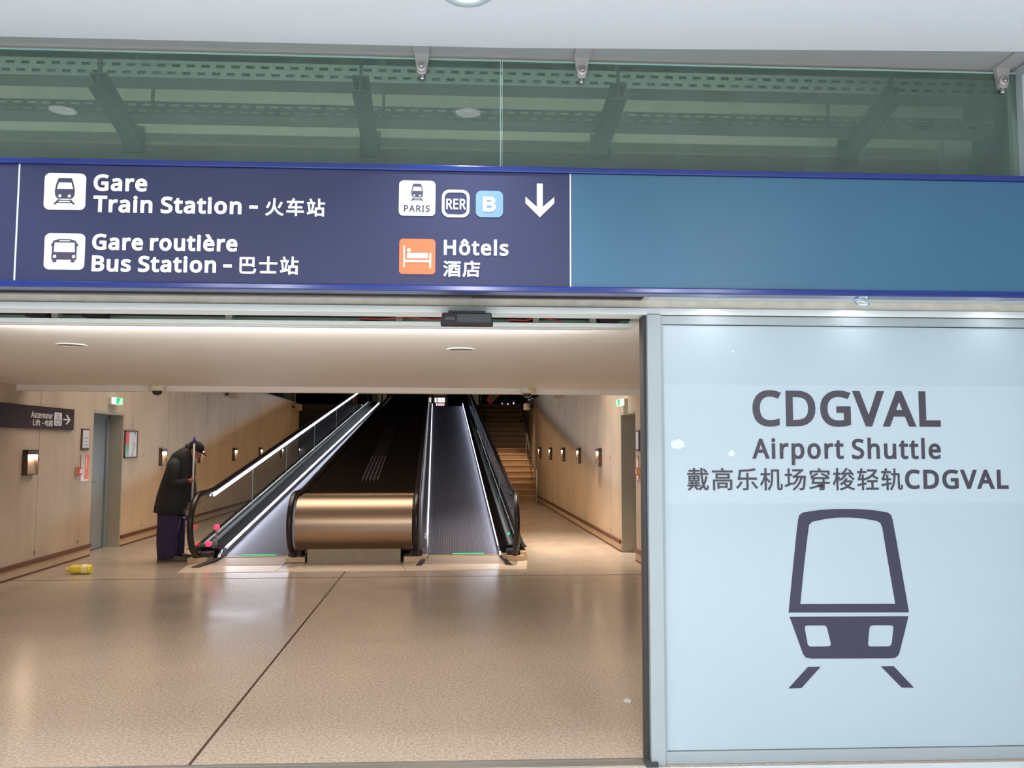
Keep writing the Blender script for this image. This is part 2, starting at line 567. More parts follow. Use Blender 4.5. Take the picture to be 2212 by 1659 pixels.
def tag(o, label=None, cat=None, group=None, kind=None):
    if label: o['label'] = label
    if cat: o['category'] = cat
    if group: o['group'] = group
    if kind: o['kind'] = kind
    return o


def thing(name, label, cat, base, frame=IM, group=None):
    o = bpy.data.objects.new(name, None)
    o.empty_display_size = 0.05
    COL.objects.link(o)
    o.matrix_world = frame @ Matrix.Translation(Vector(base))
    o['_b'] = list(base)
    return tag(o, label, cat, group)


def part(name, mb, material, parent, bevel=0.0, label=None):
    """a child mesh; coordinates of mb are those of the frame the thing was made in"""
    base = list(parent['_b'])
    me = mesh_from(mb, name, base) if isinstance(mb, MB) else mb
    o = bpy.data.objects.new(name, me)
    COL.objects.link(o)
    o.parent = parent
    o['_b'] = base
    if label: o['label'] = label
    return finish(o, material, bevel)


def single(name, mb, material, label=None, cat=None, frame=IM, group=None, kind=None, bevel=0.0, base=None):
    """a top-level thing that is one mesh"""
    if base is None:
        xs = [v.x for v in mb.v]; ys = [v.y for v in mb.v]; zs = [v.z for v in mb.v]
        base = ((min(xs) + max(xs)) / 2, (min(ys) + max(ys)) / 2, min(zs))
    o = bpy.data.objects.new(name, mesh_from(mb, name, base))
    COL.objects.link(o)
    o.matrix_world = frame @ Matrix.Translation(Vector(base))
    o['_b'] = list(base)
    tag(o, label, cat, group, kind)
    return finish(o, material, bevel)


def struct(name, mb, material, frame=IM, bevel=0.0, base=(0, 0, 0)):
    return single(name, mb, material, frame=frame, kind='structure', bevel=bevel, base=base)


def dup(root, delta, label, group=None, rotz=0.0):
    """copy of a thing with copies of its parts and sub-parts"""
    r = root.copy(); COL.objects.link(r)
    r.matrix_world = Matrix.Translation(Vector(delta)) @ root.matrix_world @ Matrix.Rotation(rotz, 4, 'Z')
    r['label'] = label
    if group: r['group'] = group

    def kids(src, dst):
        for ch in list(src.children):
            c = ch.copy(); COL.objects.link(c); c.parent = dst
            kids(ch, c)
    kids(root, r)
    return r


GLYPHS = {
    'G': (1020, [
        [570, 528, 916, 528, 916, 38, 752, -1, 564, -14, 421, 2, 303, 48, 209, 124, 141, 226, 99, 352, 85, 500, 101, 646, 147, 772, 222, 874, 324, 950, 452, 998, 604, 1014, 763, 999, 902, 955, 854, 846, 735, 887, 597, 903, 486, 891, 392, 854, 317, 795, 262, 715, 228, 616, 217, 500, 227, 388, 256, 289, 305, 208, 377, 146, 472, 108, 594, 95, 706, 102, 790, 119, 790, 416, 570, 416],
    ]),
    'a': (786, [
        [403, 763, 523, 748, 606, 703, 656, 625, 672, 511, 672, 0, 583, 0, 559, 106, 553, 106, 487, 39, 408, -1, 301, -14, 237, -8, 180, 10, 132, 40, 95, 83, 72, 140, 64, 209, 86, 308, 153, 382, 265, 429, 424, 448, 552, 452, 552, 497, 542, 577, 511, 627, 462, 655, 396, 664, 284, 646, 185, 606, 147, 699, 263, 744],
        [440, 363, 321, 349, 246, 318, 205, 271, 192, 207, 202, 153, 230, 115, 274, 93, 329, 85, 416, 99, 487, 138, 535, 205, 550, 300, 550, 367],
    ]),
    'r': (578, [
        [469, 765, 515, 763, 557, 756, 542, 643, 502, 650, 461, 653, 378, 634, 308, 583, 260, 504, 242, 401, 242, 0, 119, 0, 119, 751, 220, 751, 234, 613, 239, 613, 297, 690, 374, 744, 419, 760],
    ]),
    'e': (790, [
        [409, 765, 499, 754, 575, 723, 636, 672, 681, 604, 709, 522, 718, 426, 718, 352, 204, 352, 222, 239, 270, 158, 344, 108, 444, 91, 571, 104, 685, 143, 685, 35, 571, -2, 438, -14, 338, -3, 250, 29, 177, 84, 123, 159, 88, 255, 77, 370, 87, 484, 118, 581, 168, 659, 235, 717, 316, 753],
        [408, 664, 329, 650, 268, 607, 227, 539, 207, 450, 590, 450, 585, 510, 570, 562, 545, 604, 511, 637, 465, 657],
    ]),
    'T': (779, [
        [452, 0, 326, 0, 326, 889, 14, 889, 14, 1000, 763, 1000, 763, 889, 452, 889],
    ]),
    'i': (361, [
        [242, 751, 242, 0, 119, 0, 119, 751],
        [182, 1032, 232, 1013, 248, 989, 254, 954, 248, 919, 232, 895, 182, 875, 154, 880, 130, 895, 114, 919, 109, 954, 114, 989, 130, 1013, 154, 1027],
    ]),
    'n': (866, [
        [480, 765, 598, 748, 683, 700, 735, 614, 752, 489, 752, 0, 630, 0, 630, 480, 620, 560, 590, 616, 537, 650, 462, 661, 357, 644, 290, 591, 254, 506, 242, 389, 242, 0, 119, 0, 119, 751, 218, 751, 237, 648, 244, 648, 306, 714, 388, 752],
    ]),
    'S': (769, [
        [703, 268, 692, 185, 660, 116, 607, 60, 536, 20, 448, -6, 346, -14, 239, -8, 146, 8, 71, 34, 71, 154, 197, 113, 352, 95, 420, 100, 476, 115, 520, 139, 552, 171, 571, 210, 577, 256, 572, 301, 556, 339, 527, 371, 484, 401, 342, 462, 229, 513, 148, 576, 100, 655, 84, 759, 94, 833, 125, 896, 173, 946, 237, 983, 315, 1006, 403, 1014, 555, 999, 679, 958, 640, 850, 527, 888, 401, 903, 343, 899, 296, 885, 259, 863, 232, 834, 217, 798, 211, 758, 217, 711, 232, 674, 260, 642, 301, 613, 430, 556, 579, 487, 633, 446, 672, 398, 695, 339],
    ]),
    't': (506, [
        [370, 87, 427, 92, 475, 102, 475, 8, 419, -8, 349, -14, 292, -9, 240, 6, 195, 34, 160, 77, 137, 138, 129, 218, 129, 655, 22, 655, 22, 714, 130, 763, 179, 923, 252, 923, 252, 751, 469, 751, 469, 655, 252, 655, 252, 221, 260, 162, 285, 120, 323, 95],
    ]),
    'o': (847, [
        [772, 377, 766, 288, 747, 211, 717, 144, 677, 88, 627, 44, 567, 12, 498, -8, 422, -14, 350, -8, 284, 12, 225, 44, 175, 88, 134, 144, 103, 211, 84, 288, 77, 377, 88, 492, 119, 588, 170, 664, 239, 719, 325, 753, 426, 765, 522, 753, 606, 719, 675, 664, 728, 588, 761, 492],
        [204, 377, 210, 294, 228, 223, 257, 166, 300, 123, 355, 97, 424, 88, 493, 97, 549, 123, 592, 166, 621, 223, 638, 294, 644, 377, 638, 460, 620, 529, 591, 585, 548, 627, 493, 652, 423, 661, 324, 642, 256, 585, 217, 495],
    ]),
    '-': (451, [
        [56, 321, 56, 430, 395, 430, 395, 321],
    ]),
    'u': (866, [
        [746, 751, 746, 0, 646, 0, 627, 99, 622, 99, 560, 35, 478, -2, 384, -14, 301, -7, 233, 15, 180, 51, 141, 104, 118, 173, 111, 259, 111, 751, 235, 751, 235, 268, 245, 189, 276, 133, 328, 99, 402, 88, 477, 96, 534, 120, 576, 159, 603, 212, 618, 280, 623, 360, 623, 751],
    ]),
    'B': (910, [
        [422, 1000, 586, 986, 705, 945, 758, 899, 790, 835, 801, 752, 796, 697, 779, 648, 752, 606, 715, 572, 668, 547, 611, 531, 611, 524, 725, 487, 770, 455, 805, 412, 827, 355, 835, 284, 824, 200, 793, 130, 742, 74, 673, 33, 588, 8, 487, 0, 136, 0, 136, 1000],
        [447, 574, 555, 585, 623, 616, 659, 667, 671, 738, 656, 809, 613, 856, 537, 883, 427, 892, 262, 892, 262, 574],
        [262, 469, 262, 106, 464, 106, 576, 119, 648, 158, 687, 218, 700, 294, 695, 344, 677, 387, 646, 421, 600, 447, 537, 464, 454, 469],
    ]),
    's': (671, [
        [608, 207, 599, 140, 571, 85, 527, 42, 468, 11, 394, -8, 308, -14, 173, -1, 73, 34, 73, 146, 181, 104, 311, 85, 392, 93, 447, 116, 478, 151, 489, 196, 473, 246, 418, 291, 304, 342, 179, 398, 133, 429, 99, 465, 78, 510, 71, 566, 91, 650, 149, 713, 239, 752, 353, 765, 481, 751, 592, 714, 550, 616, 451, 650, 345, 664, 278, 658, 229, 639, 199, 610, 189, 573, 207, 520, 268, 478, 382, 430, 504, 375, 549, 344, 581, 307, 601, 262],
    ]),
    'H': (1038, [
        [901, 0, 775, 0, 775, 466, 262, 466, 262, 0, 136, 0, 136, 1000, 262, 1000, 262, 577, 775, 577, 775, 1000, 901, 1000],
    ]),
    'l': (361, [
        [242, 0, 119, 0, 119, 1064, 242, 1064],
    ]),
    'P': (847, [
        [401, 1000, 570, 981, 686, 923, 736, 865, 766, 792, 776, 706, 756, 588, 729, 534, 689, 486, 635, 446, 566, 415, 480, 396, 377, 389, 262, 389, 262, 0, 136, 0, 136, 1000],
        [389, 892, 262, 892, 262, 497, 363, 497, 450, 502, 521, 518, 576, 544, 615, 583, 638, 634, 646, 700, 630, 785, 584, 845, 505, 880],
    ]),
    'A': (895, [
        [763, 0, 643, 310, 246, 310, 127, 0, 0, 0, 391, 1004, 504, 1004, 894, 0],
        [493, 724, 479, 765, 460, 826, 445, 874, 431, 817, 415, 765, 402, 724, 289, 422, 605, 422],
    ]),
    'R': (871, [
        [412, 1000, 525, 992, 617, 968, 687, 929, 737, 874, 766, 803, 776, 716, 769, 643, 746, 583, 713, 535, 672, 498, 576, 448, 850, 0, 703, 0, 461, 413, 262, 413, 262, 0, 136, 0, 136, 1000],
        [405, 891, 262, 891, 262, 520, 412, 520, 517, 532, 590, 568, 632, 628, 646, 710, 639, 769, 620, 815, 587, 849, 541, 873, 480, 886],
    ]),
    'I': (475, [
        [417, 0, 56, 0, 56, 73, 174, 99, 174, 899, 56, 927, 56, 1000, 417, 1000, 417, 927, 300, 899, 300, 99, 417, 73],
    ]),
    'E': (779, [
        [695, 0, 136, 0, 136, 1000, 695, 1000, 695, 889, 262, 889, 262, 577, 669, 577, 669, 468, 262, 468, 262, 111, 695, 111],
    ]),
    'C': (885, [
        [564, 903, 488, 897, 420, 876, 361, 842, 311, 796, 271, 738, 242, 669, 224, 589, 218, 500, 228, 385, 257, 286, 305, 205, 372, 146, 458, 109, 563, 97, 688, 108, 803, 136, 803, 27, 687, -4, 545, -14, 405, 2, 290, 49, 200, 125, 137, 228, 98, 355, 85, 501, 93, 610, 117, 709, 156, 796, 209, 871, 277, 932, 360, 977, 456, 1005, 566, 1014, 714, 999, 842, 955, 791, 849, 688, 887],
    ]),
    'D': (1022, [
        [937, 510, 921, 355, 875, 228, 799, 129, 696, 57, 568, 14, 415, 0, 136, 0, 136, 1000, 444, 1000, 585, 986, 706, 944, 804, 875, 877, 779, 922, 658],
        [804, 506, 793, 627, 760, 724, 706, 798, 631, 851, 537, 882, 426, 892, 262, 892, 262, 108, 398, 108, 522, 119, 623, 152, 702, 208, 759, 286, 793, 385],
    ]),
    'V': (840, [
        [840, 1000, 483, 0, 357, 0, 0, 1000, 132, 1000, 357, 359, 384, 280, 404, 208, 420, 140, 436, 209, 457, 282, 483, 361, 707, 1000],
    ]),
    'L': (734, [
        [136, 0, 136, 1000, 262, 1000, 262, 112, 699, 112, 699, 0],
    ]),
    'p': (861, [
        [476, 765, 563, 754, 637, 722, 700, 668, 747, 593, 775, 496, 784, 377, 775, 259, 746, 162, 700, 85, 638, 30, 562, -3, 475, -14, 373, 1, 296, 41, 242, 95, 234, 95, 239, 35, 242, -28, 242, -336, 119, -336, 119, 751, 220, 751, 237, 648, 242, 648, 296, 707, 372, 749],
        [454, 661, 386, 654, 332, 632, 292, 596, 265, 546, 249, 481, 242, 401, 242, 377, 247, 291, 262, 220, 288, 163, 328, 122, 384, 97, 457, 88, 519, 98, 569, 126, 608, 171, 635, 229, 651, 299, 657, 378, 644, 494, 607, 584, 544, 642],
    ]),
    'h': (866, [
        [242, 752, 240, 697, 235, 647, 244, 647, 304, 711, 385, 750, 478, 763, 561, 756, 630, 735, 683, 698, 721, 646, 744, 576, 752, 489, 752, 0, 630, 0, 630, 480, 620, 560, 590, 616, 537, 650, 462, 661, 387, 653, 331, 630, 290, 591, 263, 537, 247, 469, 242, 388, 242, 0, 119, 0, 119, 1064, 242, 1064],
    ]),
    'c': (672, [
        [420, -14, 326, -4, 243, 27, 174, 78, 121, 153, 88, 250, 77, 371, 89, 497, 123, 597, 178, 672, 249, 724, 333, 755, 429, 765, 539, 753, 626, 724, 588, 622, 510, 646, 426, 657, 357, 649, 301, 625, 258, 585, 228, 529, 210, 459, 204, 373, 210, 290, 228, 220, 258, 165, 300, 125, 353, 100, 419, 92, 527, 105, 613, 136, 613, 27, 530, -4],
    ]),
    'f': (482, [
        [465, 655, 276, 655, 276, 0, 153, 0, 153, 655, 21, 655, 21, 713, 153, 755, 153, 798, 160, 886, 181, 955, 217, 1007, 265, 1043, 325, 1064, 396, 1071, 478, 1064, 542, 1046, 510, 950, 458, 964, 398, 971, 344, 960, 306, 929, 283, 876, 276, 800, 276, 751, 465, 751],
    ]),
    'ô': (847, [
        [772, 377, 766, 288, 747, 211, 717, 144, 677, 88, 627, 44, 567, 12, 498, -8, 422, -14, 350, -8, 284, 12, 225, 44, 175, 88, 134, 144, 103, 211, 84, 288, 77, 377, 88, 492, 119, 588, 170, 664, 239, 719, 325, 753, 426, 765, 522, 753, 606, 719, 675, 664, 728, 588, 761, 492],
        [204, 377, 210, 294, 228, 223, 257, 166, 300, 123, 355, 97, 424, 88, 493, 97, 549, 123, 592, 166, 621, 223, 638, 294, 644, 377, 638, 460, 620, 529, 591, 585, 548, 627, 493, 652, 423, 661, 324, 642, 256, 585, 217, 495],
        [486, 1073, 534, 1004, 600, 928, 661, 864, 661, 849, 574, 849, 499, 904, 422, 975, 346, 905, 272, 849, 188, 849, 188, 864, 247, 929, 311, 1004, 360, 1073],
    ]),
    'è': (790, [
        [409, 765, 499, 754, 575, 723, 636, 672, 681, 604, 709, 522, 718, 426, 718, 352, 204, 352, 222, 239, 270, 158, 344, 108, 444, 91, 571, 104, 685, 143, 685, 35, 571, -2, 438, -14, 338, -3, 250, 29, 177, 84, 123, 159, 88, 255, 77, 370, 87, 484, 118, 581, 168, 659, 235, 717, 316, 753],
        [408, 664, 329, 650, 268, 607, 227, 539, 207, 450, 590, 450, 585, 510, 570, 562, 545, 604, 511, 637, 465, 657],
        [364, 1073, 403, 1004, 452, 929, 499, 866, 499, 849, 416, 849, 363, 896, 305, 953, 253, 1011, 217, 1059, 217, 1073],
    ]),
    '火': (1000, [
        [211, 638, 162, 488, 83, 357, 155, 321, 234, 458, 284, 616],
        [833, 638, 698, 353, 761, 324, 913, 607],
        [523, 451, 520, 450, 537, 637, 541, 829, 459, 829, 455, 620, 434, 421, 374, 243, 253, 93, 51, -20, 102, -81, 293, 24, 419, 160, 492, 321, 586, 143, 724, 10, 912, -74, 962, -6, 753, 85, 609, 240],
    ]),
    '车': (1000, [
        [168, 321, 276, 336, 507, 336, 507, 184, 61, 184, 61, 110, 507, 110, 507, -80, 586, -80, 586, 110, 942, 110, 942, 184, 586, 184, 586, 336, 858, 336, 858, 407, 586, 407, 586, 560, 507, 560, 507, 407, 250, 407, 376, 622, 924, 622, 924, 695, 412, 695, 468, 822, 383, 845, 323, 695, 77, 695, 77, 622, 289, 622, 210, 478, 173, 424, 140, 398],
    ]),
    '站': (1000, [
        [58, 652, 58, 582, 447, 582, 447, 652],
        [98, 525, 146, 167, 209, 178, 158, 536],
        [175, 815, 243, 662, 311, 686, 240, 835],
        [330, 549, 264, 144, 47, 95, 65, 20, 443, 116, 436, 185, 328, 159, 400, 535],
        [467, 362, 467, -79, 540, -79, 540, -31, 842, -31, 842, -75, 918, -75, 918, 362, 706, 362, 706, 561, 960, 561, 960, 633, 706, 633, 706, 841, 629, 841, 629, 362],
        [540, 39, 540, 291, 842, 291, 842, 39],
    ]),
    '巴': (1000, [
        [455, 430, 205, 430, 205, 709, 455, 709],
        [530, 430, 530, 709, 781, 709, 781, 430],
        [128, 782, 128, 111, 147, 5, 214, -46, 343, -60, 740, -60, 859, -40, 921, 27, 948, 153, 872, 184, 853, 79, 815, 27, 738, 14, 337, 14, 253, 22, 214, 50, 205, 109, 205, 357, 781, 357, 781, 305, 858, 305, 858, 782],
    ]),
    '士': (1000, [
        [458, 837, 458, 522, 53, 522, 53, 448, 458, 448, 458, 50, 109, 50, 109, -24, 896, -24, 896, 50, 538, 50, 538, 448, 950, 448, 950, 522, 538, 522, 538, 837],
    ]),
    '酒': (1000, [
        [71, 769, 232, 663, 277, 724, 113, 823],
        [34, 500, 204, 400, 246, 462, 76, 555],
        [53, -21, 120, -65, 277, 262, 218, 305],
        [327, 581, 327, -79, 396, -79, 396, -31, 846, -31, 846, -76, 918, -76, 918, 581, 729, 581, 729, 716, 955, 716, 955, 785, 291, 785, 291, 716, 498, 716, 498, 581],
        [565, 716, 661, 716, 661, 581, 565, 581],
        [396, 150, 846, 150, 846, 35, 396, 35],
        [396, 215, 396, 301, 431, 266, 515, 331, 556, 405, 567, 479, 567, 514, 659, 514, 659, 391, 675, 327, 739, 311, 836, 311, 846, 311, 846, 215],
        [396, 313, 396, 514, 507, 514, 507, 480, 485, 395],
        [719, 514, 846, 514, 846, 375, 827, 372, 746, 372, 723, 376, 719, 392],
    ]),
    '店': (1000, [
        [291, 289, 291, -67, 365, -67, 365, -27, 789, -27, 789, -65, 865, -65, 865, 289, 587, 289, 587, 424, 913, 424, 913, 493, 587, 493, 587, 612, 511, 612, 511, 289],
        [365, 40, 365, 219, 789, 219, 789, 40],
        [466, 820, 519, 718, 125, 718, 125, 456, 120, 296, 93, 123, 30, -37, 96, -80, 164, 92, 195, 282, 202, 456, 202, 646, 944, 646, 944, 718, 603, 718, 539, 837],
    ]),
    '电': (1000, [
        [452, 408, 452, 264, 204, 264, 204, 408],
        [531, 408, 788, 408, 788, 264, 531, 264],
        [452, 478, 204, 478, 204, 621, 452, 621],
        [531, 478, 531, 621, 788, 621, 788, 478],
        [126, 695, 126, 129, 204, 129, 204, 191, 452, 191, 452, 85, 465, -5, 510, -51, 597, -63, 818, -63, 900, -44, 943, 21, 962, 142, 887, 176, 869, 46, 814, 13, 602, 13, 544, 26, 531, 83, 531, 191, 865, 191, 865, 695, 531, 695, 531, 838, 452, 838, 452, 695],
    ]),
    '梯': (1000, [
        [193, 840, 193, 647, 50, 647, 50, 577, 187, 577, 121, 367, 31, 197, 71, 124, 137, 249, 193, 407, 193, -79, 262, -79, 262, 444, 334, 304, 380, 358, 262, 537, 262, 577, 369, 577, 369, 647, 262, 647, 262, 840],
        [623, 426, 623, 316, 472, 316, 486, 426],
        [427, 490, 397, 252, 590, 252, 473, 119, 331, 25, 379, -32, 510, 61, 623, 189, 623, -80, 694, -80, 694, 252, 877, 252, 852, 85, 825, 75, 751, 79, 770, 9, 858, 10, 909, 35, 932, 109, 947, 286, 949, 316, 694, 316, 694, 426, 917, 426, 917, 677, 798, 677, 875, 818, 803, 840, 724, 677, 564, 677, 594, 690, 517, 837, 458, 813, 527, 677, 391, 677, 391, 613, 623, 613, 623, 490],
        [694, 613, 847, 613, 847, 490, 694, 490],
    ]),
    '戴': (1000, [
        [704, 779, 833, 656, 888, 699, 755, 820],
        [345, 44, 453, -68, 514, -36, 404, 73],
        [213, 75, 65, -42, 119, -86, 279, 54],
        [163, 390, 297, 390, 297, 336, 163, 336],
        [358, 390, 490, 390, 490, 336, 358, 336],
        [163, 485, 297, 485, 297, 431, 163, 431],
        [358, 485, 490, 485, 490, 431, 358, 431],
        [82, 243, 82, 194, 206, 194, 206, 138, 49, 138, 49, 85, 593, 85, 593, 138, 448, 138, 448, 194, 572, 194, 572, 243, 448, 243, 448, 293, 555, 293, 555, 527, 101, 527, 101, 293, 206, 293, 206, 243],
        [270, 293, 385, 293, 385, 243, 270, 243],
        [820, 504, 788, 352, 739, 217, 689, 576, 934, 576, 934, 637, 685, 637, 681, 841, 606, 841, 612, 637, 366, 637, 366, 698, 555, 698, 555, 758, 366, 758, 366, 841, 294, 841, 294, 758, 105, 758, 105, 698, 294, 698, 294, 637, 42, 637, 42, 576, 616, 576, 643, 330, 688, 128, 615, 45, 523, -21, 574, -77, 652, -20, 718, 47, 779, -45, 854, -78, 925, -44, 957, 82, 899, 121, 887, 22, 862, -6, 812, 26, 767, 117, 843, 287, 891, 488],
        [270, 138, 270, 194, 385, 194, 385, 138],
    ]),
    '高': (1000, [
        [286, 559, 719, 559, 719, 468, 286, 468],
        [211, 614, 211, 413, 797, 413, 797, 614],
        [441, 826, 470, 736, 59, 736, 59, 670, 937, 670, 937, 736, 553, 736, 513, 843],
        [96, 357, 96, -79, 168, -79, 168, 294, 830, 294, 830, -1, 813, -16, 711, -15, 735, -72, 869, -63, 897, -42, 905, 0, 905, 357],
        [281, 235, 281, -21, 352, -21, 352, 29, 706, 29, 706, 235],
        [352, 179, 638, 179, 638, 85, 352, 85],
    ]),
    '乐': (1000, [
        [236, 278, 145, 145, 38, 32, 100, -17, 209, 108, 309, 254],
        [692, 247, 891, -14, 960, 22, 757, 277],
        [129, 351, 247, 364, 482, 364, 482, 18, 476, 1, 458, -4, 318, -3, 345, -78, 515, -64, 549, -37, 558, 18, 558, 364, 924, 364, 925, 440, 558, 440, 558, 641, 482, 641, 482, 440, 201, 440, 245, 698, 582, 717, 875, 763, 832, 829, 529, 784, 171, 764, 155, 594, 135, 486, 104, 422],
    ]),
    '机': (1000, [
        [498, 783, 498, 462, 489, 296, 448, 124, 349, -32, 406, -80, 513, 89, 560, 280, 571, 462, 571, 712, 759, 712, 759, 68, 764, -18, 782, -51, 839, -70, 890, -70, 943, -56, 971, 0, 979, 156, 922, 188, 917, 45, 907, 7, 887, 0, 858, 0, 840, 6, 833, 62, 833, 783],
        [218, 840, 218, 626, 52, 626, 52, 554, 208, 554, 131, 344, 28, 175, 67, 107, 148, 238, 218, 406, 218, -79, 291, -79, 291, 380, 397, 234, 444, 296, 291, 464, 291, 554, 439, 554, 439, 626, 291, 626, 291, 840],
    ]),
    '场': (1000, [
        [411, 434, 498, 446, 569, 446, 485, 297, 363, 185, 351, 243, 244, 203, 244, 525, 354, 525, 354, 596, 244, 596, 244, 828, 173, 828, 173, 596, 50, 596, 50, 525, 173, 525, 173, 177, 36, 129, 61, 53, 365, 174, 363, 183, 417, 141, 548, 271, 640, 446, 724, 446, 644, 249, 530, 87, 379, -36, 437, -79, 589, 55, 708, 231, 794, 446, 862, 446, 832, 129, 797, 10, 762, -4, 665, 0, 686, -71, 793, -71, 830, -61, 861, -36, 905, 106, 938, 480, 940, 517, 538, 517, 849, 757, 793, 799, 777, 793, 375, 793, 375, 722, 697, 722, 480, 554, 379, 505],
    ]),
    '穿': (1000, [
        [572, 590, 843, 460, 171, 460, 435, 603, 378, 638, 246, 564, 107, 509, 142, 460, 137, 460, 137, 394, 627, 394, 627, 260, 243, 260, 270, 365, 196, 373, 150, 195, 524, 195, 304, 91, 50, 24, 96, -38, 381, 53, 622, 195, 627, 195, 627, 10, 606, -9, 475, -8, 502, -77, 661, -66, 693, -40, 701, 9, 701, 195, 925, 195, 925, 260, 701, 260, 701, 394, 896, 394, 896, 460, 850, 460, 884, 512, 607, 638],
        [421, 821, 472, 739, 78, 739, 78, 579, 152, 579, 152, 674, 848, 674, 848, 579, 925, 579, 925, 739, 562, 739, 493, 846],
    ]),
    '梭': (1000, [
        [699, 532, 906, 351, 962, 393, 752, 569],
        [545, 557, 352, 387, 403, 335, 610, 530],
        [180, 840, 180, 647, 55, 647, 55, 577, 180, 577, 117, 368, 29, 197, 69, 124, 128, 238, 180, 382, 180, -79, 252, -79, 252, 440, 322, 301, 368, 357, 252, 536, 252, 577, 358, 577, 358, 647, 252, 647, 252, 840],
        [548, 265, 787, 265, 731, 185, 658, 118, 587, 182, 534, 251],
        [590, 423, 477, 288, 336, 180, 389, 128, 487, 206, 600, 80, 470, 22, 328, -15, 365, -78, 519, -33, 659, 35, 779, -30, 923, -76, 968, -13, 833, 25, 719, 78, 816, 177, 886, 304, 838, 327, 824, 324, 601, 324, 656, 400],
        [416, 562, 841, 603, 879, 550, 938, 587, 758, 796, 703, 765, 792, 664, 517, 648, 675, 823, 601, 848, 516, 736, 451, 668, 393, 631],
    ]),
    '轻': (1000, [
        [81, 332, 154, 346, 245, 346, 245, 202, 40, 167, 56, 94, 245, 131, 245, -75, 315, -75, 315, 145, 427, 168, 423, 234, 315, 214, 315, 346, 416, 346, 416, 414, 315, 414, 315, 569, 245, 569, 245, 414, 148, 414, 228, 651, 425, 651, 425, 722, 246, 722, 269, 825, 196, 840, 174, 722, 49, 722, 49, 651, 157, 651, 105, 479, 82, 424, 58, 398],
        [472, 787, 472, 718, 792, 718, 628, 547, 419, 429, 467, 368, 581, 426, 690, 500, 911, 373, 956, 433, 745, 547, 835, 648, 904, 764, 852, 790, 837, 787],
        [477, 332, 477, 263, 656, 263, 656, 18, 420, 18, 420, -52, 952, -52, 952, 18, 731, 18, 731, 263, 909, 263, 909, 332],
    ]),
    '轨': (1000, [
        [80, 331, 157, 345, 268, 345, 268, 205, 40, 167, 57, 92, 268, 133, 268, -76, 339, -76, 339, 148, 468, 174, 465, 241, 339, 218, 339, 345, 455, 345, 455, 413, 339, 413, 339, 568, 268, 568, 268, 413, 151, 413, 244, 650, 454, 650, 454, 722, 267, 722, 294, 826, 216, 843, 188, 722, 49, 722, 49, 650, 167, 650, 107, 482, 81, 427, 56, 401],
        [475, 629, 475, 558, 589, 558, 576, 367, 529, 159, 423, -37, 479, -84, 591, 128, 642, 351, 657, 558, 766, 558, 766, 33, 786, -38, 842, -56, 882, -56, 932, -41, 956, 13, 966, 116, 903, 147, 897, 33, 879, 6, 855, 6, 840, 12, 834, 40, 834, 629, 657, 629, 657, 832, 589, 832, 589, 629],
    ]),
}
# ------------------------------------------------------------------ lettering
# letter outlines as closed polygons: advance, then x, y pairs in thousandths

def glyph(ch):
    adv, data = GLYPHS[ch]
    return adv / 1000.0, [[(v[i] / 1000.0, v[i + 1] / 1000.0) for i in range(0, len(v), 2)] for v in data]


def flat_mesh(name, loops, thick, bold=0.0):
    """filled outlines (holes by winding) with a small real thickness; lies in XY, front at +Z"""
    c = bpy.data.curves.new(name, 'CURVE')
    c.dimensions = '2D'; c.fill_mode = 'BOTH'; c.extrude = thick / 2; c.offset = bold
    for lp in loops:
        s = c.splines.new('POLY')
        s.points.add(len(lp) - 1)
        for p, (x, y) in zip(s.points, lp): p.co = (x, y, 0, 1)
        s.use_cyclic_u = True
    tmp = bpy.data.objects.new(name, c)
    COL.objects.link(tmp)
    dg = bpy.context.evaluated_depsgraph_get()
    me = bpy.data.meshes.new_from_object(tmp.evaluated_get(dg))
    bpy.data.objects.remove(tmp); bpy.data.curves.remove(c)
    me.name = name
    return me


def text_loops(txt, cap, x0, z0, width=None, cjk=None, gap=0.0):
    """lay out a line; cap = cap height, width = forced total width; cjk = em of Chinese characters"""
    cur = 0.0; out = []
    for ch in txt:
        if ch == ' ':
            cur += 0.36 * cap; continue
        adv, lps = glyph(ch)
        if ord(ch) > 0x2000:
            e = cjk or cap * 1.3
            out.append([[(cur + x * e, y * e) for x, y in lp] for lp in lps])
            cur += adv * e
        else:
            out.append([[(cur + x * cap, y * cap) for x, y in lp] for lp in lps])
            cur += adv * cap
        cur += gap
    xs = [p[0] for g in out for lp in g for p in lp]
    lo, hi = min(xs), max(xs)
    k = (width / (hi - lo)) if width else 1.0
    return [{'loops': [[(x0 + (x - lo) * k, z0 + y) for x, y in lp] for lp in g]} for g in out]


def area(lp):
    return 0.5 * sum(lp[i - 1][0] * lp[i][1] - lp[i][0] * lp[i - 1][1] for i in range(len(lp)))


def inside(p, lp):
    c = False
    for i in range(len(lp)):
        (x0, y0), (x1, y1) = lp[i - 1], lp[i]
        if (y0 > p[1]) != (y1 > p[1]) and p[0] < (x1 - x0) * (p[1] - y0) / (y1 - y0) + x0: c = not c
    return c


def stroke_groups(lps):
    """each outer outline with the counters that lie in it, so that crossing strokes fill separately"""
    sign = 1 if area(max(lps, key=lambda l: abs(area(l)))) > 0 else -1
    outer = [[l] for l in lps if area(l) * sign > 0]
    for l in lps:
        if area(l) * sign <= 0:
            host = [g for g in outer if inside(l[0], g[0])]
            if host: min(host, key=lambda g: abs(area(g[0]))).append(l)
    return outer


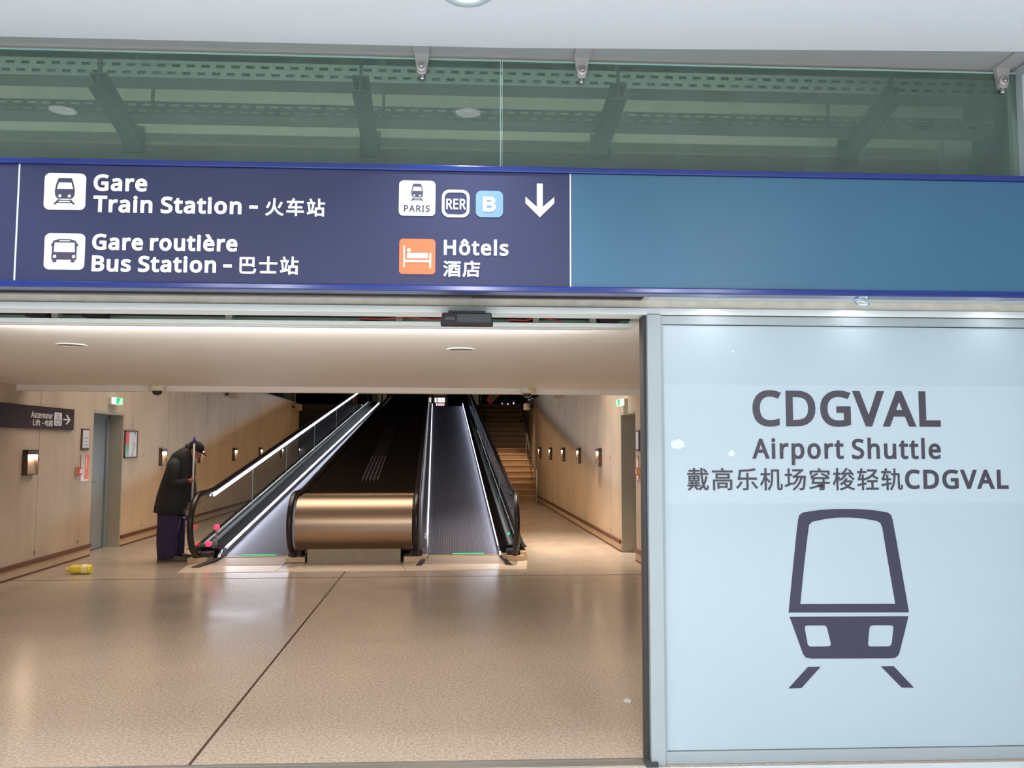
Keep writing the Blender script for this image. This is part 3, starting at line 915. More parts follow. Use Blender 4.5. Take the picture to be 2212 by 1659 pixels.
def glyph_meshes(name, loops, thick, bold):
    """a line of lettering filled character by character, then joined"""
    if loops and isinstance(loops[0], dict):
        bm = bmesh.new()
        for g in loops:
            for grp in stroke_groups(g['loops']):
                me = flat_mesh(name, grp, thick, bold)
                bm.from_mesh(me); bpy.data.meshes.remove(me)
        out = bpy.data.meshes.new(name); bm.to_mesh(out); bm.free()
        return out
    return flat_mesh(name, loops, thick, bold)


def face_mesh(name, loops, yf, base, thick=0.003, bold=0.0):
    """outlines in (x, z) put on a plane facing -Y at y = yf"""
    me = glyph_meshes(name, loops, thick, bold)
    b = Vector(base)
    for v in me.vertices:
        x, z, d = v.co.x, v.co.y, v.co.z
        v.co = Vector((x, yf - thick / 2 - d, z)) - b
    me.update()
    return me


def lettering(name, parent, loops, yf, material, bold=0.0, thick=0.003, label=None):
    return part(name, face_mesh(name, loops, yf, list(parent['_b']), thick, bold), material, parent, label=label)


def seen(px, py, Y, phi=PHI):
    """where the line of sight through a point of the 2212x1659 photograph meets the facade-parallel plane at Y"""
    d = r2 * ((px - 1106.0) / 1800.0) - u2 * ((py - 829.5) / 1800.0) + fwd
    n = Vector((-math.sin(phi), math.cos(phi), 0)); e = Vector((math.cos(phi), math.sin(phi), 0))
    p = d * (Y / d.dot(n))
    return p.dot(e), p.z + CAM_Z


def circle(cx, cz, r, n=20, rz=None):
    rz = rz or r
    return [(cx + r * math.cos(2 * math.pi * k / n), cz + rz * math.sin(2 * math.pi * k / n)) for k in range(n)]


def seen_x(px, py, X):
    """line of sight through a photograph point met with the passage wall plane x = X -> (y, z)"""
    d = r2 * ((px - 1106.0) / 1800.0) - u2 * ((py - 829.5) / 1800.0) + fwd
    t = X / d.x
    return d.y * t, d.z * t + CAM_Z


XL, XR = -5.15, 2.66
UP = 3.05

# ================================================================== STRUCTURE
# --- concourse
struct('floor', MB().box(-8, 8, -7, 4.25, -0.12, 0), 'hall_floor_stone', FM)
struct('ceiling', MB().prism([(-8, -7), (8, -7), (8, 3.80), (3.0, 4.03), (0.16, 4.14), (-3.2, 4.16), (-8, 4.17)],
                             lambda u, v, w: (u, v, w), 3.64, 3.67), 'white_ceiling', FM)
struct('trim_1', MB().box(-8, 8, 3.70, 4.36, 3.672, 3.74), 'grey_paint', FM)
struct('wall_right_concourse', MB().box(3.06, 3.4, 4.1, 4.5, 0, 3.67), 'frame_white', FM)
struct('trim_2', MB().box(2.972, 3.06, 4.24, 4.34, 2.36, 3.62).box(2.972, 3.06, 3.55, 4.24, 3.612, 3.67).box(2.972, 3.06, 4.24, 4.34, 3.62, 3.67), 'white_enamel', FM, 0.004)
# beam over the doorway: torn plaster edge above a white lintel
struct('trim_3', MB().box(-8, 3.4, 4.302, 4.44, 2.3235, 2.372), 'rough_plaster', FM, 0.004)
struct('trim_4', MB().box(-8, 3.4, 4.285, 4.44, 2.288, 2.3225), 'lintel_white', FM, 0.003)
struct('trim_5', MB().box(-8, 3.4, 4.33, 4.44, 2.3725, 2.46), 'plenum_dark', FM)
# transom panes over the sign
window = MB().box(-3.7, 0.1475, 4.295, 4.307, 2.46, 3.640)
w1 = struct('window_1', window, 'green_glass', FM)
part('polished_edge', MB().box(-3.7, 0.1475, 4.292, 4.309, 3.640, 3.649), 'glass_edge', w1)
part('polished_edge', MB().box(0.1432, 0.1475, 4.293, 4.309, 2.46, 3.640), 'glass_edge', w1)
w2 = struct('window_2', MB().box(0.1525, 2.972, 4.295, 4.307, 2.46, 3.640), 'green_glass', FM)
part('polished_edge', MB().box(0.1525, 2.972, 4.292, 4.309, 3.640, 3.649), 'glass_edge', w2)
part('polished_edge', MB().box(0.1525, 0.1560, 4.293, 4.309, 2.46, 3.640), 'glass_edge', w2)

# doorway: white jamb with dark brush seal, floor track
dj = MB().box(0.914, 0.986, 4.27, 4.42, 0, 2.288)
door1 = struct('door_1', dj, 'frame_white', FM, 0.003)
part('brush_seal', MB().box(0.898, 0.913, 4.31, 4.40, 0.0, 2.284), 'gasket', door1)
part('floor_track', MB().box(-3.1, 0.914, 4.27, 4.335, 0, 0.006).box(-3.1, 0.914, 4.35, 4.365, 0, 0.008), 'aluminium', door1)
part('track_shoe', MB().box(0.885, 0.945, 4.25, 4.33, 0, 0.022), 'gasket', door1)
part('jamb', MB().box(-3.2, -3.1, 4.27, 4.42, 0, 2.288), 'frame_white', door1)
part('guide_rail', MB().box(-3.1, 0.90, 4.51, 4.56, 2.252, 2.273), 'lintel_white', door1, 0.002)
part('guide_rail', MB().box(-3.1, 0.68, 4.57, 4.60, 2.249, 2.2515).box(-3.1, 0.69, 4.62, 4.72, 2.262, 2.284), 'lintel_white', door1, 0.002)
part('guide_rail', MB().box(0.70, 0.90, 4.63, 4.73, 2.266, 2.288), 'lintel_white', door1, 0.002)
op = MB().box(-3.1, 0.90, 4.70, 4.76, 2.29, 2.40)
part('operator_beam', op, 'tray_metal', door1)
part('drive_belt', MB().box(-3.1, 0.90, 4.655, 4.662, 2.312, 2.320).box(-3.1, 0.90, 4.655, 4.662, 2.338, 2.345), 'rubber', door1)
for bx in (-2.28, -1.35, -0.42, 0.34, 0.66):
    part('carriage_bracket', MB().box(bx, bx + 0.035, 4.60, 4.70, 2.29, 2.36), 'aluminium', door1)
for bx in (-2.42, -2.12, -0.62, 0.22, 0.72):
    part('motor_housing', MB().box(bx, bx + 0.11, 4.60, 4.70, 2.296, 2.36), 'lift_sign_dark', door1)
part('wiring', MB().tube([(-0.62, 4.6, 2.30), (-0.5, 4.58, 2.293), (-0.36, 4.6, 2.31), (-0.22, 4.58, 2.295), (-0.1, 4.62, 2.31)], 0.004, 6)
     .tube([(0.2, 4.6, 2.30), (0.3, 4.58, 2.294), (0.36, 4.6, 2.32), (0.5, 4.6, 2.297)], 0.004, 6), 'alarm_red', door1)
struct('wall_front', MB().box(0.99, 3.2, 4.425, 4.50, 0, 2.46).box(-8, -3.2, 4.30, 4.45, 0, 2.288), 'frame_white', FM)

# --- plenum behind the transom glass
struct('wall_plenum', MB().box(-8, 4.2, 6.90, 7.1, 2.46, 6.4), 'plenum_dark', FM)
struct('ceiling_plenum', MB().box(-8, 4.2, 4.44, 6.90, 5.4, 5.5), 'plenum_dark', FM)
struct('wall_plenum_right', MB().box(4.1, 4.2, 4.35, 6.9, 2.46, 5.5), 'plenum_dark', FM)
struct('wall_plenum_left', MB().box(-8, -7.9, 4.35, 6.9, 2.46, 5.5), 'plenum_dark', FM)
struct('wall_plenum_front', MB().box(-8, 4.2, 4.36, 4.44, 3.745, 5.5), 'plenum_dark', FM)


def px_z(py, Y, px=800):
    return seen(px, py, Y)[1]


bands = [(196, 236, 6.62), (277, 311, 6.55)]
struct('trim_6', MB().box(-7.8, 4.1, 6.6, 6.9, px_z(237, 6.6), px_z(192, 6.6)), 'plenum_concrete', FM)
struct('trim_7', MB().box(-7.8, 4.1, 6.5, 6.9, px_z(316, 6.5), px_z(276, 6.5)), 'plenum_concrete', FM)
struct('trim_8', MB().box(-7.8, 4.1, 6.56, 6.9, px_z(365, 6.5) - 0.4, px_z(318, 6.5)), 'concrete_reveal', FM)


def cable_tray(y, z0, z1, label, x0, x1):
    """perforated channel: side wall with two rows of slots, and a floor with rungs"""
    t = thing('cable_tray', label, 'cable tray', (0, y, z0), FM, 'cable trays behind the transom glass')
    h = z1 - z0
    mb = MB()
    mb.box(x0, x1, y, y + 0.004, z0, z0 + h * 0.18).box(x0, x1, y, y + 0.004, z0 + h * 0.36, z0 + h * 0.62).box(x0, x1, y, y + 0.004, z0 + h * 0.80, z1)
    x = x0
    while x < x1:
        mb.box(x, x + 0.045, y, y + 0.004, z0 + h * 0.18, z0 + h * 0.36)
        mb.box(x + 0.03, x + 0.075, y, y + 0.004, z0 + h * 0.62, z0 + h * 0.80)
        x += 0.105
    part('side_wall', mb, 'tray_metal', t)
    fl = MB().box(x0, x1, y + 0.004, y + 0.20, z0, z0 + 0.003).box(x0, x1, y + 0.196, y + 0.20, z0 + 0.003, z0 + 0.05)
    part('tray_floor', fl, 'tray_metal', t)
    part('cable', MB().tube([(x0, y + 0.08, z0 + 0.03), ((x0 + x1) / 2, y + 0.12, z0 + 0.03), (x1, y + 0.09, z0 + 0.03)], 0.02, 8), 'joist_dark', t)
    for i in range(5):
        xx = -4.2 + i * 1.75
        part('hanger', MB().box(xx, xx + 0.02, y + 0.09, y + 0.11, z0, 5.4), 'joist_dark', t)
    return t


cable_tray(5.9, px_z(178, 5.9), px_z(141, 5.9), 'upper perforated cable tray high behind the green transom glass', -7.8, 4.1)
cable_tray(6.2, px_z(256, 6.2), px_z(229, 6.2), 'lower perforated cable tray in front of the pale concrete bands behind the glass', -7.8, 4.1)
for (xa, pa, xb, pb, lb) in ((210, 192, 290, 318, 'dark steel joist behind the transom glass above the train station text'),
                             (778, 198, 800, 328, 'dark steel joist behind the glass left of the pane joint'),
                             (1337, 215, 1296, 334, 'dark steel joist behind the glass right of the pane joint'),
                             (1930, 222, 1830, 345, 'dark steel joist far right behind the transom glass')):
    ax, az = seen(xa, pa, 5.4); bx, bz = seen(xb, pb, 6.5)
    w = 0.055
    t = thing('steel_joist', lb, 'joist', ((ax + bx) / 2, 5.95, min(az, bz)), FM, 'joists behind the transom glass')
    mb = MB()
    for (zo, zz, ww) in ((0, 0.014, w), (0.014, 0.10, 0.008), (0.10, 0.114, w)):
        mb.hexa([(ax - ww, 5.4, az + zo), (ax + ww, 5.4, az + zo), (bx + ww, 6.5, bz + zo), (bx - ww, 6.5, bz + zo),
                 (ax - ww, 5.4, az + zz), (ax + ww, 5.4, az + zz), (bx + ww, 6.5, bz + zz), (bx - ww, 6.5, bz + zz)])
    part('beam', mb, 'joist_dark', t)
    part('end_plate', MB().box(bx - 0.08, bx + 0.08, 6.47, 6.5, bz - 0.05, bz + 0.16), 'joist_dark', t)
    part('drop_rod', MB().box(ax - 0.01, ax + 0.01, 5.42, 5.44, az + 0.1, 5.4), 'joist_dark', t)
struct('trim_9', MB().box(*(lambda x: (x - 0.015, x + 0.015))(seen(2030, 300, 6.5)[0]), 6.47, 6.5, px_z(365, 6.5) - 0.3, px_z(276, 6.5)), 'tray_metal', FM)

# --- passage
fl = [(-5.75, 4.25), (5.0, 4.25)]
p0 = FM @ Vector((-5.6, 4.25, 0)); p1 = FM @ Vector((3.2, 4.25, 0))
struct('floor_passage', MB().prism([(p0.x, p0.y), (p1.x, p1.y), (3.2, 31.5), (-5.6, 31.5)], lambda u, v, w: (u, v, w), -0.12, 0), 'terrazzo')
struct('trim_10', MB().box(XL, XR, 10.405, 10.425, -0.02, 0.0012), 'joint_brown')
struct('trim_11', MB().box(-1.283, -1.267, 4.42, 10.89, -0.02, 0.0012), 'joint_brown')

Y0, Y1 = 4.35, 29.6


def side_wall(name, X, s, ra, rb, rz):
    """s = +1: solid lies at greater x"""
    t = 0.35; d = 0.27
    a, b = (X, X + s * t)
    mb = MB()
    bx = lambda xa, xb, ya, yb, za, zb: mb.box(min(xa, xb), max(xa, xb), ya, yb, za, zb)
    bx(a, b, Y0, ra, 0, UP); bx(a, b, rb, Y1, 0, UP); bx(a, b, ra, rb, rz, UP)
    bx(X + s * d, b, ra, rb, 0, rz)
    return struct(name, mb, 'concrete_wall')


side_wall('wall_left', XL, -1, 12.64, 13.77, 2.09)
side_wall('wall_right', XR, 1, 11.63, 12.62, 2.09)
# smooth reveals of the two door recesses
struct('trim_12', MB().box(XL - 0.26, XL + 0.004, 13.74, 13.78, 0, 2.085).box(XL - 0.26, XL + 0.006, 12.64, 13.78, 2.07, 2.11), 'concrete_reveal')
struct('trim_13', MB().box(XR - 0.004, XR + 0.26, 12.59, 12.63, 0, 2.085).box(XR - 0.006, XR + 0.26, 11.63, 12.63, 2.07, 2.11), 'concrete_reveal')
for nm, X, s, segs in (('baseboard_left', XL, 1, ((Y0, 12.64), (13.78, Y1))), ('baseboard_right', XR, -1, ((Y0, 11.63), (12.63, 24.3)))):
    pl = MB(); rl = MB()
    for a, b in segs:
        xa, xb = sorted((X, X + s * 0.012)); pl.box(xa, xb, a, b, 0, 0.125)
        xa, xb = sorted((X, X + s * 0.035)); rl.box(xa, xb, a, b, 0.125, 0.175)
    bb = struct(nm, pl, 'plinth_concrete')
    part('bumper_rail', rl, 'rail_brown', bb, 0.004)
    bb2 = MB()
    for a, b in segs:
        xa, xb = sorted((X, X + s * 0.016)); bb2.box(xa, xb, a, b, 0, 0.022)
    part('floor_bead', bb2, 'rail_brown', bb)
# passage ceiling and its downstand
cz = 2.32
q0 = FM @ Vector((-5.6, 4.74, 0)); q1 = FM @ Vector((3.2, 4.74, 0))
struct('ceiling_passage', MB().prism([(q0.x, q0.y), (q1.x, q1.y), (3.1, 10.40), (-5.6, 10.40)], lambda u, v, w: (u, v, w), cz, cz + 0.1), 'passage_white')
struct('trim_14', MB().box(-5.5, 3.01, 10.40, 10.56, 2.252, 2.5), 'passage_white')
# dark upper volume over the walkways
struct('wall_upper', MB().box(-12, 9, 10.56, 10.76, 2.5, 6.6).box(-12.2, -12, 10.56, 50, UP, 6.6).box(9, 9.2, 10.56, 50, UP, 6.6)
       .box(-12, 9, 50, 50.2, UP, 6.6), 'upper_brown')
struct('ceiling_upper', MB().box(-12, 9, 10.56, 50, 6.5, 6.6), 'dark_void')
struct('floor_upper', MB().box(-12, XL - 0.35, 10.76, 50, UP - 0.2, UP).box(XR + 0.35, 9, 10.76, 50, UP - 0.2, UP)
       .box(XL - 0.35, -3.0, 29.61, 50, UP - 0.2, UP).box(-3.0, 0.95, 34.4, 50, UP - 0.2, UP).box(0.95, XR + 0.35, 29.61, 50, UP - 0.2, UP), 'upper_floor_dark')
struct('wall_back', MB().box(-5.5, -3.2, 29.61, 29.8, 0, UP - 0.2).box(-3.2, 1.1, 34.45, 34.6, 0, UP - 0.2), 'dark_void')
# door in the left recess
dy0, dy1 = 12.66, 13.72
dl = struct('door_2', MB().box(XL - 0.265, XL - 0.225, dy0 + 0.05, dy1 - 0.08, 0.01, 2.03), 'door_blue', IM, 0.004)
part('door_frame', MB().box(XL - 0.266, XL - 0.19, dy1 - 0.08, dy1 + 0.01, 0, 2.065).box(XL - 0.266, XL - 0.19, dy0 - 0.015, dy0 + 0.05, 0, 2.065)
     .box(XL - 0.266, XL - 0.19, dy0, dy1, 2.03, 2.065), 'post_teal', dl, 0.004)
part('handle', MB().tube([(XL - 0.225, dy0 + 0.14, 1.05), (XL - 0.17, dy0 + 0.14, 1.05), (XL - 0.17, dy0 + 0.5, 1.05)], 0.013, 8), 'aluminium', dl)
dr = struct('door_3', MB().box(XR + 0.225, XR + 0.265, 11.68, 12.55, 0.01, 2.03), 'door_blue', IM, 0.004)
part('handle', MB().tube([(XR + 0.225, 11.8, 1.05), (XR + 0.17, 11.8, 1.05), (XR + 0.17, 12.0, 1.05)], 0.013, 8), 'aluminium', dr)

# ================================================================== HANGING SIGN
SB, ST = 2.350, 2.978
sx0, sx1 = -3.3, 3.45
xdl = seen(37, 480, YS)[0]; xdr = seen(1232, 490, YS)[0]
sign = thing('wayfinding_sign', 'long dark blue overhead sign with white lettering and pictograms above the doorway', 'sign', (0, 4.15, SB), FM)
part('casing', MB().box(sx0, sx1, YS + 0.012, 4.28, SB + 0.0205, ST - 0.006), 'sign_navy', sign)
part('edge_rail', MB().box(sx0, sx1, YS - 0.012, YS + 0.09, ST - 0.030, ST), 'sign_blue_rail', sign, 0.006, 'bright blue top rail of the sign')
part('edge_rail', MB().box(sx0, sx1, YS - 0.012, YS + 0.09, SB, SB + 0.030), 'sign_blue_rail', sign, 0.006, 'bright blue bottom rail of the sign')
part('panel', MB().box(sx0, xdl - 0.004, YS, YS + 0.012, SB + 0.031, ST - 0.031), 'sign_navy', sign)
cp = part('panel', MB().box(xdl + 0.004, xdr - 0.003, YS, YS + 0.012, SB + 0.031, ST - 0.031), 'sign_navy', sign, label='navy panel carrying the lettering')
part('panel', MB().box(xdr + 0.003, sx1, YS, YS + 0.012, SB + 0.031, ST - 0.031), 'sign_teal', sign, label='blank teal blue panel')
part('divider', MB().box(xdl - 0.004, xdl + 0.004, YS - 0.002, YS + 0.011, SB + 0.031, ST - 0.031), 'white_enamel', sign)
part('divider', MB().box(xdr - 0.003, xdr + 0.003, YS - 0.002, YS + 0.011, SB + 0.031, ST - 0.031), 'sign_letter_soft', sign)
xu = 0.885
part('underside_panel', MB().box(sx0, xu, YS + 0.085, 4.30, SB + 0.016, SB + 0.020), 'sign_dark_reflection', sign, label='dark underside with a painted passage reflection')
part('underside_panel', MB().box(xu + 0.03, sx1, YS + 0.085, 4.30, SB + 0.016, SB + 0.020), 'white_enamel', sign, label='white underside with downlights')
part('underside_joint', MB().box(xu, xu + 0.03, YS + 0.085, 4.30, SB + 0.014, SB + 0.020), 'grey_paint', sign)
part('underside_trim', MB().box(sx0, 0.0, 4.265, 4.30, SB + 0.010, SB + 0.016).box(0.004, xu, 4.28, 4.30, SB + 0.012, SB + 0.016), 'aluminium', sign)

TF = YS - 0.0005                                   # lettering stands 3 mm proud of the panel


def sline(name, txt, px0, px1, pyb, pyt, cjk=None, bold=0.0038, material='sign_letter', parent=sign, gap=0.006, yf=TF, Y=YS):
    x0, z0 = seen(px0, pyb, Y); x1, _ = seen(px1, pyb, Y); _, z1 = seen(px0, pyt, Y)
    return lettering(name, parent, text_loops(txt, z1 - z0, x0, z0, x1 - x0, cjk, gap), yf, material, bold)


def splate(name, px0, px1, py0, py1, material, r=0.18, parent=sign, yf=TF, Y=YS, extra=None):
    x0, z1 = seen(px0, py0, Y); x1, z0 = seen(px1, py1, Y)
    lp = [rrect(x0, x1, z0, z1, r * (x1 - x0))]
    if extra: lp += [rrect(x0 + extra, x1 - extra, z0 + extra, z1 - extra, max(0.001, r * (x1 - x0) - extra * 0.6))]
    o = lettering(name, parent, lp, yf, material)
    return o, (x0, x1, z0, z1)


def on_plate(name, plate, box, loops, material, yf=None, bold=0.0):
    x0, x1, z0, z1 = box
    lp = [[(x0 + u * (x1 - x0), z0 + v * (z1 - z0)) for u, v in l] for l in loops]
    return lettering(name, plate, lp, TF - 0.003 if yf is None else yf, material, bold)


def train_icon(s=1.0, ox=0.0, oy=0.0):
    L = [[(.34, .86), (.66, .86), (.71, .70), (.745, .50), (.73, .38), (.68, .30), (.33, .30), (.275, .38), (.26, .50), (.29, .70)],
         [(.345, .745), (.655, .745), (.705, .565), (.30, .565)],
         circle(.385, .375, .042, 14, .045), circle(.615, .375, .042, 14, .045),
         [(.34, .275), (.395, .275), (.29, .14), (.235, .14)], [(.605, .275), (.66, .275), (.765, .14), (.71, .14)],
         [(.36, .265), (.64, .265), (.64, .240), (.36, .240)], [(.30, .205), (.70, .205), (.70, .178), (.30, .178)]]
    return [[((u - .5) * s + .5 + ox, (v - .5) * s + .5 + oy) for u, v in l] for l in L]


def bus_icon():
    return [[(.36, .84), (.64, .84), (.78, .79), (.80, .72), (.83, .72), (.83, .64), (.80, .64), (.805, .27), (.76, .27), (.76, .20), (.67, .20), (.67, .27), (.31, .27),
             (.31, .20), (.22, .20), (.22, .27), (.185, .27), (.20, .64), (.17, .64), (.17, .72), (.20, .72), (.22, .79)],
            [(.25, .745), (.75, .745), (.765, .48), (.235, .48)], [(.36, .81), (.64, .81), (.64, .78), (.36, .78)],
            circle(.265, .36, .046, 14, .05), circle(.735, .36, .046, 14, .05)]


pl, bx = splate('train_pictogram', 98, 184, 374, 454, 'sign_letter', 0.13); on_plate('train_symbol', pl, bx, train_icon(), 'picto_dark')
pl, bx = splate('bus_pictogram', 98, 182, 504, 583, 'sign_letter', 0.13); on_plate('bus_symbol', pl, bx, bus_icon(), 'picto_dark')
sline('text_line', 'Gare', 204, 316, 410.5, 378.5)
sline('text_line', 'Train Station', 203, 520, 456.5, 424.5)
sline('text_line', '-', 540, 555, 459.5, 427.5)
x0, z0 = seen(574, 466, YS); x1, _ = seen(701, 466, YS)
lettering('text_line', sign, text_loops('火车站', 0.05, x0, z0 + 0.009, x1 - x0, 0.092, 0.008), TF, 'sign_letter', 0.0018)
sline('text_line', 'Gare', 201, 307, 538, 507)
sline('text_line', 'routière', 326, 511, 539.5, 508.5)
sline('text_line', 'Bus Station', 200, 465, 584.5, 553.5)
sline('text_line', '-', 484, 499, 586, 555)
x0, z0 = seen(518, 592, YS); x1, _ = seen(644, 592, YS)
lettering('text_line', sign, text_loops('巴士站', 0.05, x0, z0 + 0.009, x1 - x0, 0.092, 0.008), TF, 'sign_letter', 0.0018)

pl, bx = splate('city_train_pictogram', 862.5, 940, 390, 467, 'sign_letter', 0.12)
on_plate('train_symbol', pl, bx, train_icon(0.68, 0.0, 0.16), 'picto_dark')
sline('city_name', 'PARIS', 873, 928, 457, 444, None, 0.0012, 'picto_dark', pl, 0.004, TF - 0.003)
splate('rail_ring', 955, 1014, 410, 470, 'sign_letter', 0.26, extra=0.0125)
sline('text_line', 'RER', 964.5, 1005.5, 451.5, 430, None, 0.0012, gap=0.002)
pl, bx = splate('line_letter_plate', 1028, 1086.5, 412, 470, 'sign_sky', 0.2)
sline('line_letter', 'B', 1045, 1069, 456, 427, None, 0.004, 'sign_letter', pl, 0, TF - 0.003)
ax0, az1 = seen(1135, 396.5, YS); ax1, az0 = seen(1197, 470, YS)
aw, ah = ax1 - ax0, az1 - az0
arrow = [(.40, 1.0), (.60, 1.0), (.60, .30), (1.0, .60), (1.0, .42), (.50, 0.0), (0.0, .42), (0.0, .60), (.40, .30)]
lettering('down_arrow', sign, [[(ax0 + u * aw, az0 + v * ah) for u, v in arrow]], TF, 'sign_letter')
pl, bx = splate('hotel_pictogram', 863, 940, 516, 593, 'sign_orange', 0.1)
on_plate('bed_symbol', pl, bx, [[(.115, .80), (.155, .80), (.155, .40), (.84, .40), (.84, .60), (.885, .60), (.885, .17), (.84, .17), (.84, .34), (.155, .34), (.155, .19), (.115, .19)],
                                [(.22, .60), (.78, .60), (.80, .57), (.80, .47), (.78, .45), (.22, .45)], circle(.265, .675, .052)], 'sign_letter')
sline('text_line', 'Hôtels', 960, 1097, 549.5, 519.5, None, 0.0028)
x0, z0 = seen(958, 598, YS); x1, _ = seen(1036, 598, YS)
lettering('text_line', sign, text_loops('酒店', 0.05, x0, z0 + 0.009, x1 - x0, 0.083, 0.006), TF, 'sign_letter', 0.0018)

# downlights in the white underside of the sign
for i, (rx, ry, lb) in enumerate(((1.252, 4.165, 'round white downlight nearest the doorway under the blue sign'),
                                  (2.011, 4.175, 'round downlight with its ring hanging open under the blue sign'),
                                  (2.752, 4.165, 'round white downlight at the far right under the blue sign'))):
    t = thing('recessed_downlight', lb, 'downlight', (rx, ry, SB - 0.03), FM, 'downlights under the sign')
    zb = SB + 0.016
    part('trim_ring', MB().lathe([(0.036, zb), (0.052, zb), (0.052, zb - 0.004), (0.044, zb - 0.007), (0.036, zb - 0.004)], (rx, ry, 0), n=28, caps=False), 'white_enamel', t)
    part('lens', MB().lathe([(0.001, zb - 0.002), (0.036, zb - 0.002)], (rx, ry, 0), n=24), 'light_lens_soft', t)
    if i == 1:
        pts = [(rx + 0.034 * math.cos(a), ry + 0.02 * math.sin(a) - 0.008, zb - 0.012 - 0.016 * (1 + math.sin(a + math.pi))) for a in [2 * math.pi * k / 24 for k in range(25)]]
        part('swivel_ring', MB().tube(pts, 0.006, 8, False), 'white_enamel', t)

# ================================================================== SHUTTLE PANEL
PF = YD
panel = thing('direction_panel', 'large white glass panel with grey shuttle lettering and train symbol right of the doorway', 'panel', (1.98, YD, 0), FM)
px0, px1 = 1.0, 2.962
part('frame', MB().box(0.9865, 3.06, PF - 0.015, PF + 0.10, 2.238, 2.284).box(0.9865, 3.06, PF - 0.015, PF + 0.10, 0.0, 0.060)
     .box(0.9865, px0, PF - 0.012, PF + 0.10, 0.06, 2.238).box(px1, 3.06, PF - 0.015, PF + 0.10, 0.06, 2.238), 'frame_white', panel, 0.0025)
part('pane', MB().box(px0 + 0.001, px1 - 0.001, PF, PF + 0.012, 0.0635, 2.2345), 'panel_glass', panel, label='white back-coated glass pane')
PT = PF - 0.0005
part('printed_film', MB().box(px0 + 0.004, px1 - 0.004, PF - 0.0003, PF, seen(1500, 1087, PF)[1], seen(1500, 831, PF)[1]), 'panel_film', panel, label='slightly lighter film strip behind the lettering')


def pline(name, txt, a, b, yb, yt, bold=0.004, cjk=None, gap=0.010):
    x0, z0 = seen(a, yb, PF); x1, _ = seen(b, yb, PF); _, z1 = seen(a, yt, PF)
    return lettering(name, panel, text_loops(txt, z1 - z0, x0, z0, x1 - x0, cjk, gap), PT, 'panel_letter', bold, 0.002)


pline('text_line', 'CDGVAL', 1629, 2029, 917.5, 846.5, 0.0075)
pline('text_line', 'Airport Shuttle', 1627, 2031, 989.5, 949, 0.0035)
x0, z0 = seen(1485, 1058, PF); x1, _ = seen(1950, 1058, PF)
lettering('text_line', panel, text_loops('戴高乐机场穿梭轻轨', 0.1, x0, z0 + 0.008, x1 - x0, 0.123, 0.006), PT, 'panel_letter', 0.0011, 0.002)
pline('text_line', 'CDGVAL', 1957, 2177, 1054.5, 1016.5, 0.0042)
off = lambda pts: [seen(1400 + x / 1.888, 780 + y / 1.888, PF) for x, y in pts]
body = off([(573, 1025), (590, 850), (605, 700), (612, 645), (617, 627), (633, 617), (700, 607), (760, 603.5), (810, 603), (860, 604), (920, 608), (975, 617), (990, 627), (996, 645), (1010, 720), (1038, 880), (1063, 1024)])
glassw = off([(620, 991), (637, 820), (650, 710), (656, 668), (668, 655), (720, 644), (770, 638), (820, 637.5), (870, 641), (930, 651), (947, 660), (955, 680), (975, 800), (1008, 990)])
lower = off([(577, 1043), (1061, 1040), (1043, 1115), (1024, 1190), (1018, 1202), (1005, 1210), (985, 1212), (665, 1213), (643, 1209), (632, 1195), (605, 1120)])


def soft(pts, r=0.25):
    out = []
    n = len(pts)
    for i in range(n):
        a, b, c = Vector(pts[i - 1]), Vector(pts[i]), Vector(pts[(i + 1) % n])
        p = b + (a - b) * min(r, 0.5); q = b + (c - b) * min(r, 0.5)
        for k in range(5):
            s = k / 4
            v = p * (1 - s) ** 2 + b * 2 * s * (1 - s) + q * s * s
            out.append((v.x, v.y))
    return out


hl = soft(off([(636, 1078), (727, 1077), (748, 1163), (652, 1165)]), 0.16)
hr = soft(off([(903, 1077), (1002, 1077), (992, 1163), (895, 1164)]), 0.16)
tl = off([(652, 1247), (703, 1246), (625, 1333), (572, 1335)])
tr = off([(949, 1245), (1001, 1244), (1083, 1331), (1034, 1331)])
lettering('train_symbol', panel, [body, glassw, lower, hl, hr, tl, tr], PT, 'panel_picto', 0, 0.002)
for k, (cx_, cy_, s_) in enumerate(((1465, 960, 0.036), (1580, 979, 0.020), (1583, 760, 0.007))):
    fx, fz = seen(cx_, cy_, PF)
    rnd = random.Random(k + 3)
    lp = [(fx + s_ * (1 + 0.35 * rnd.uniform(-1, 1)) * math.cos(a), fz + s_ * 0.75 * (1 + 0.35 * rnd.uniform(-1, 1)) * math.sin(a)) for a in [2 * math.pi * i / 14 for i in range(14)]]
    lettering('peeled_patch', panel, [soft(lp, 0.45)], PT, 'flake_white', 0, 0.001)

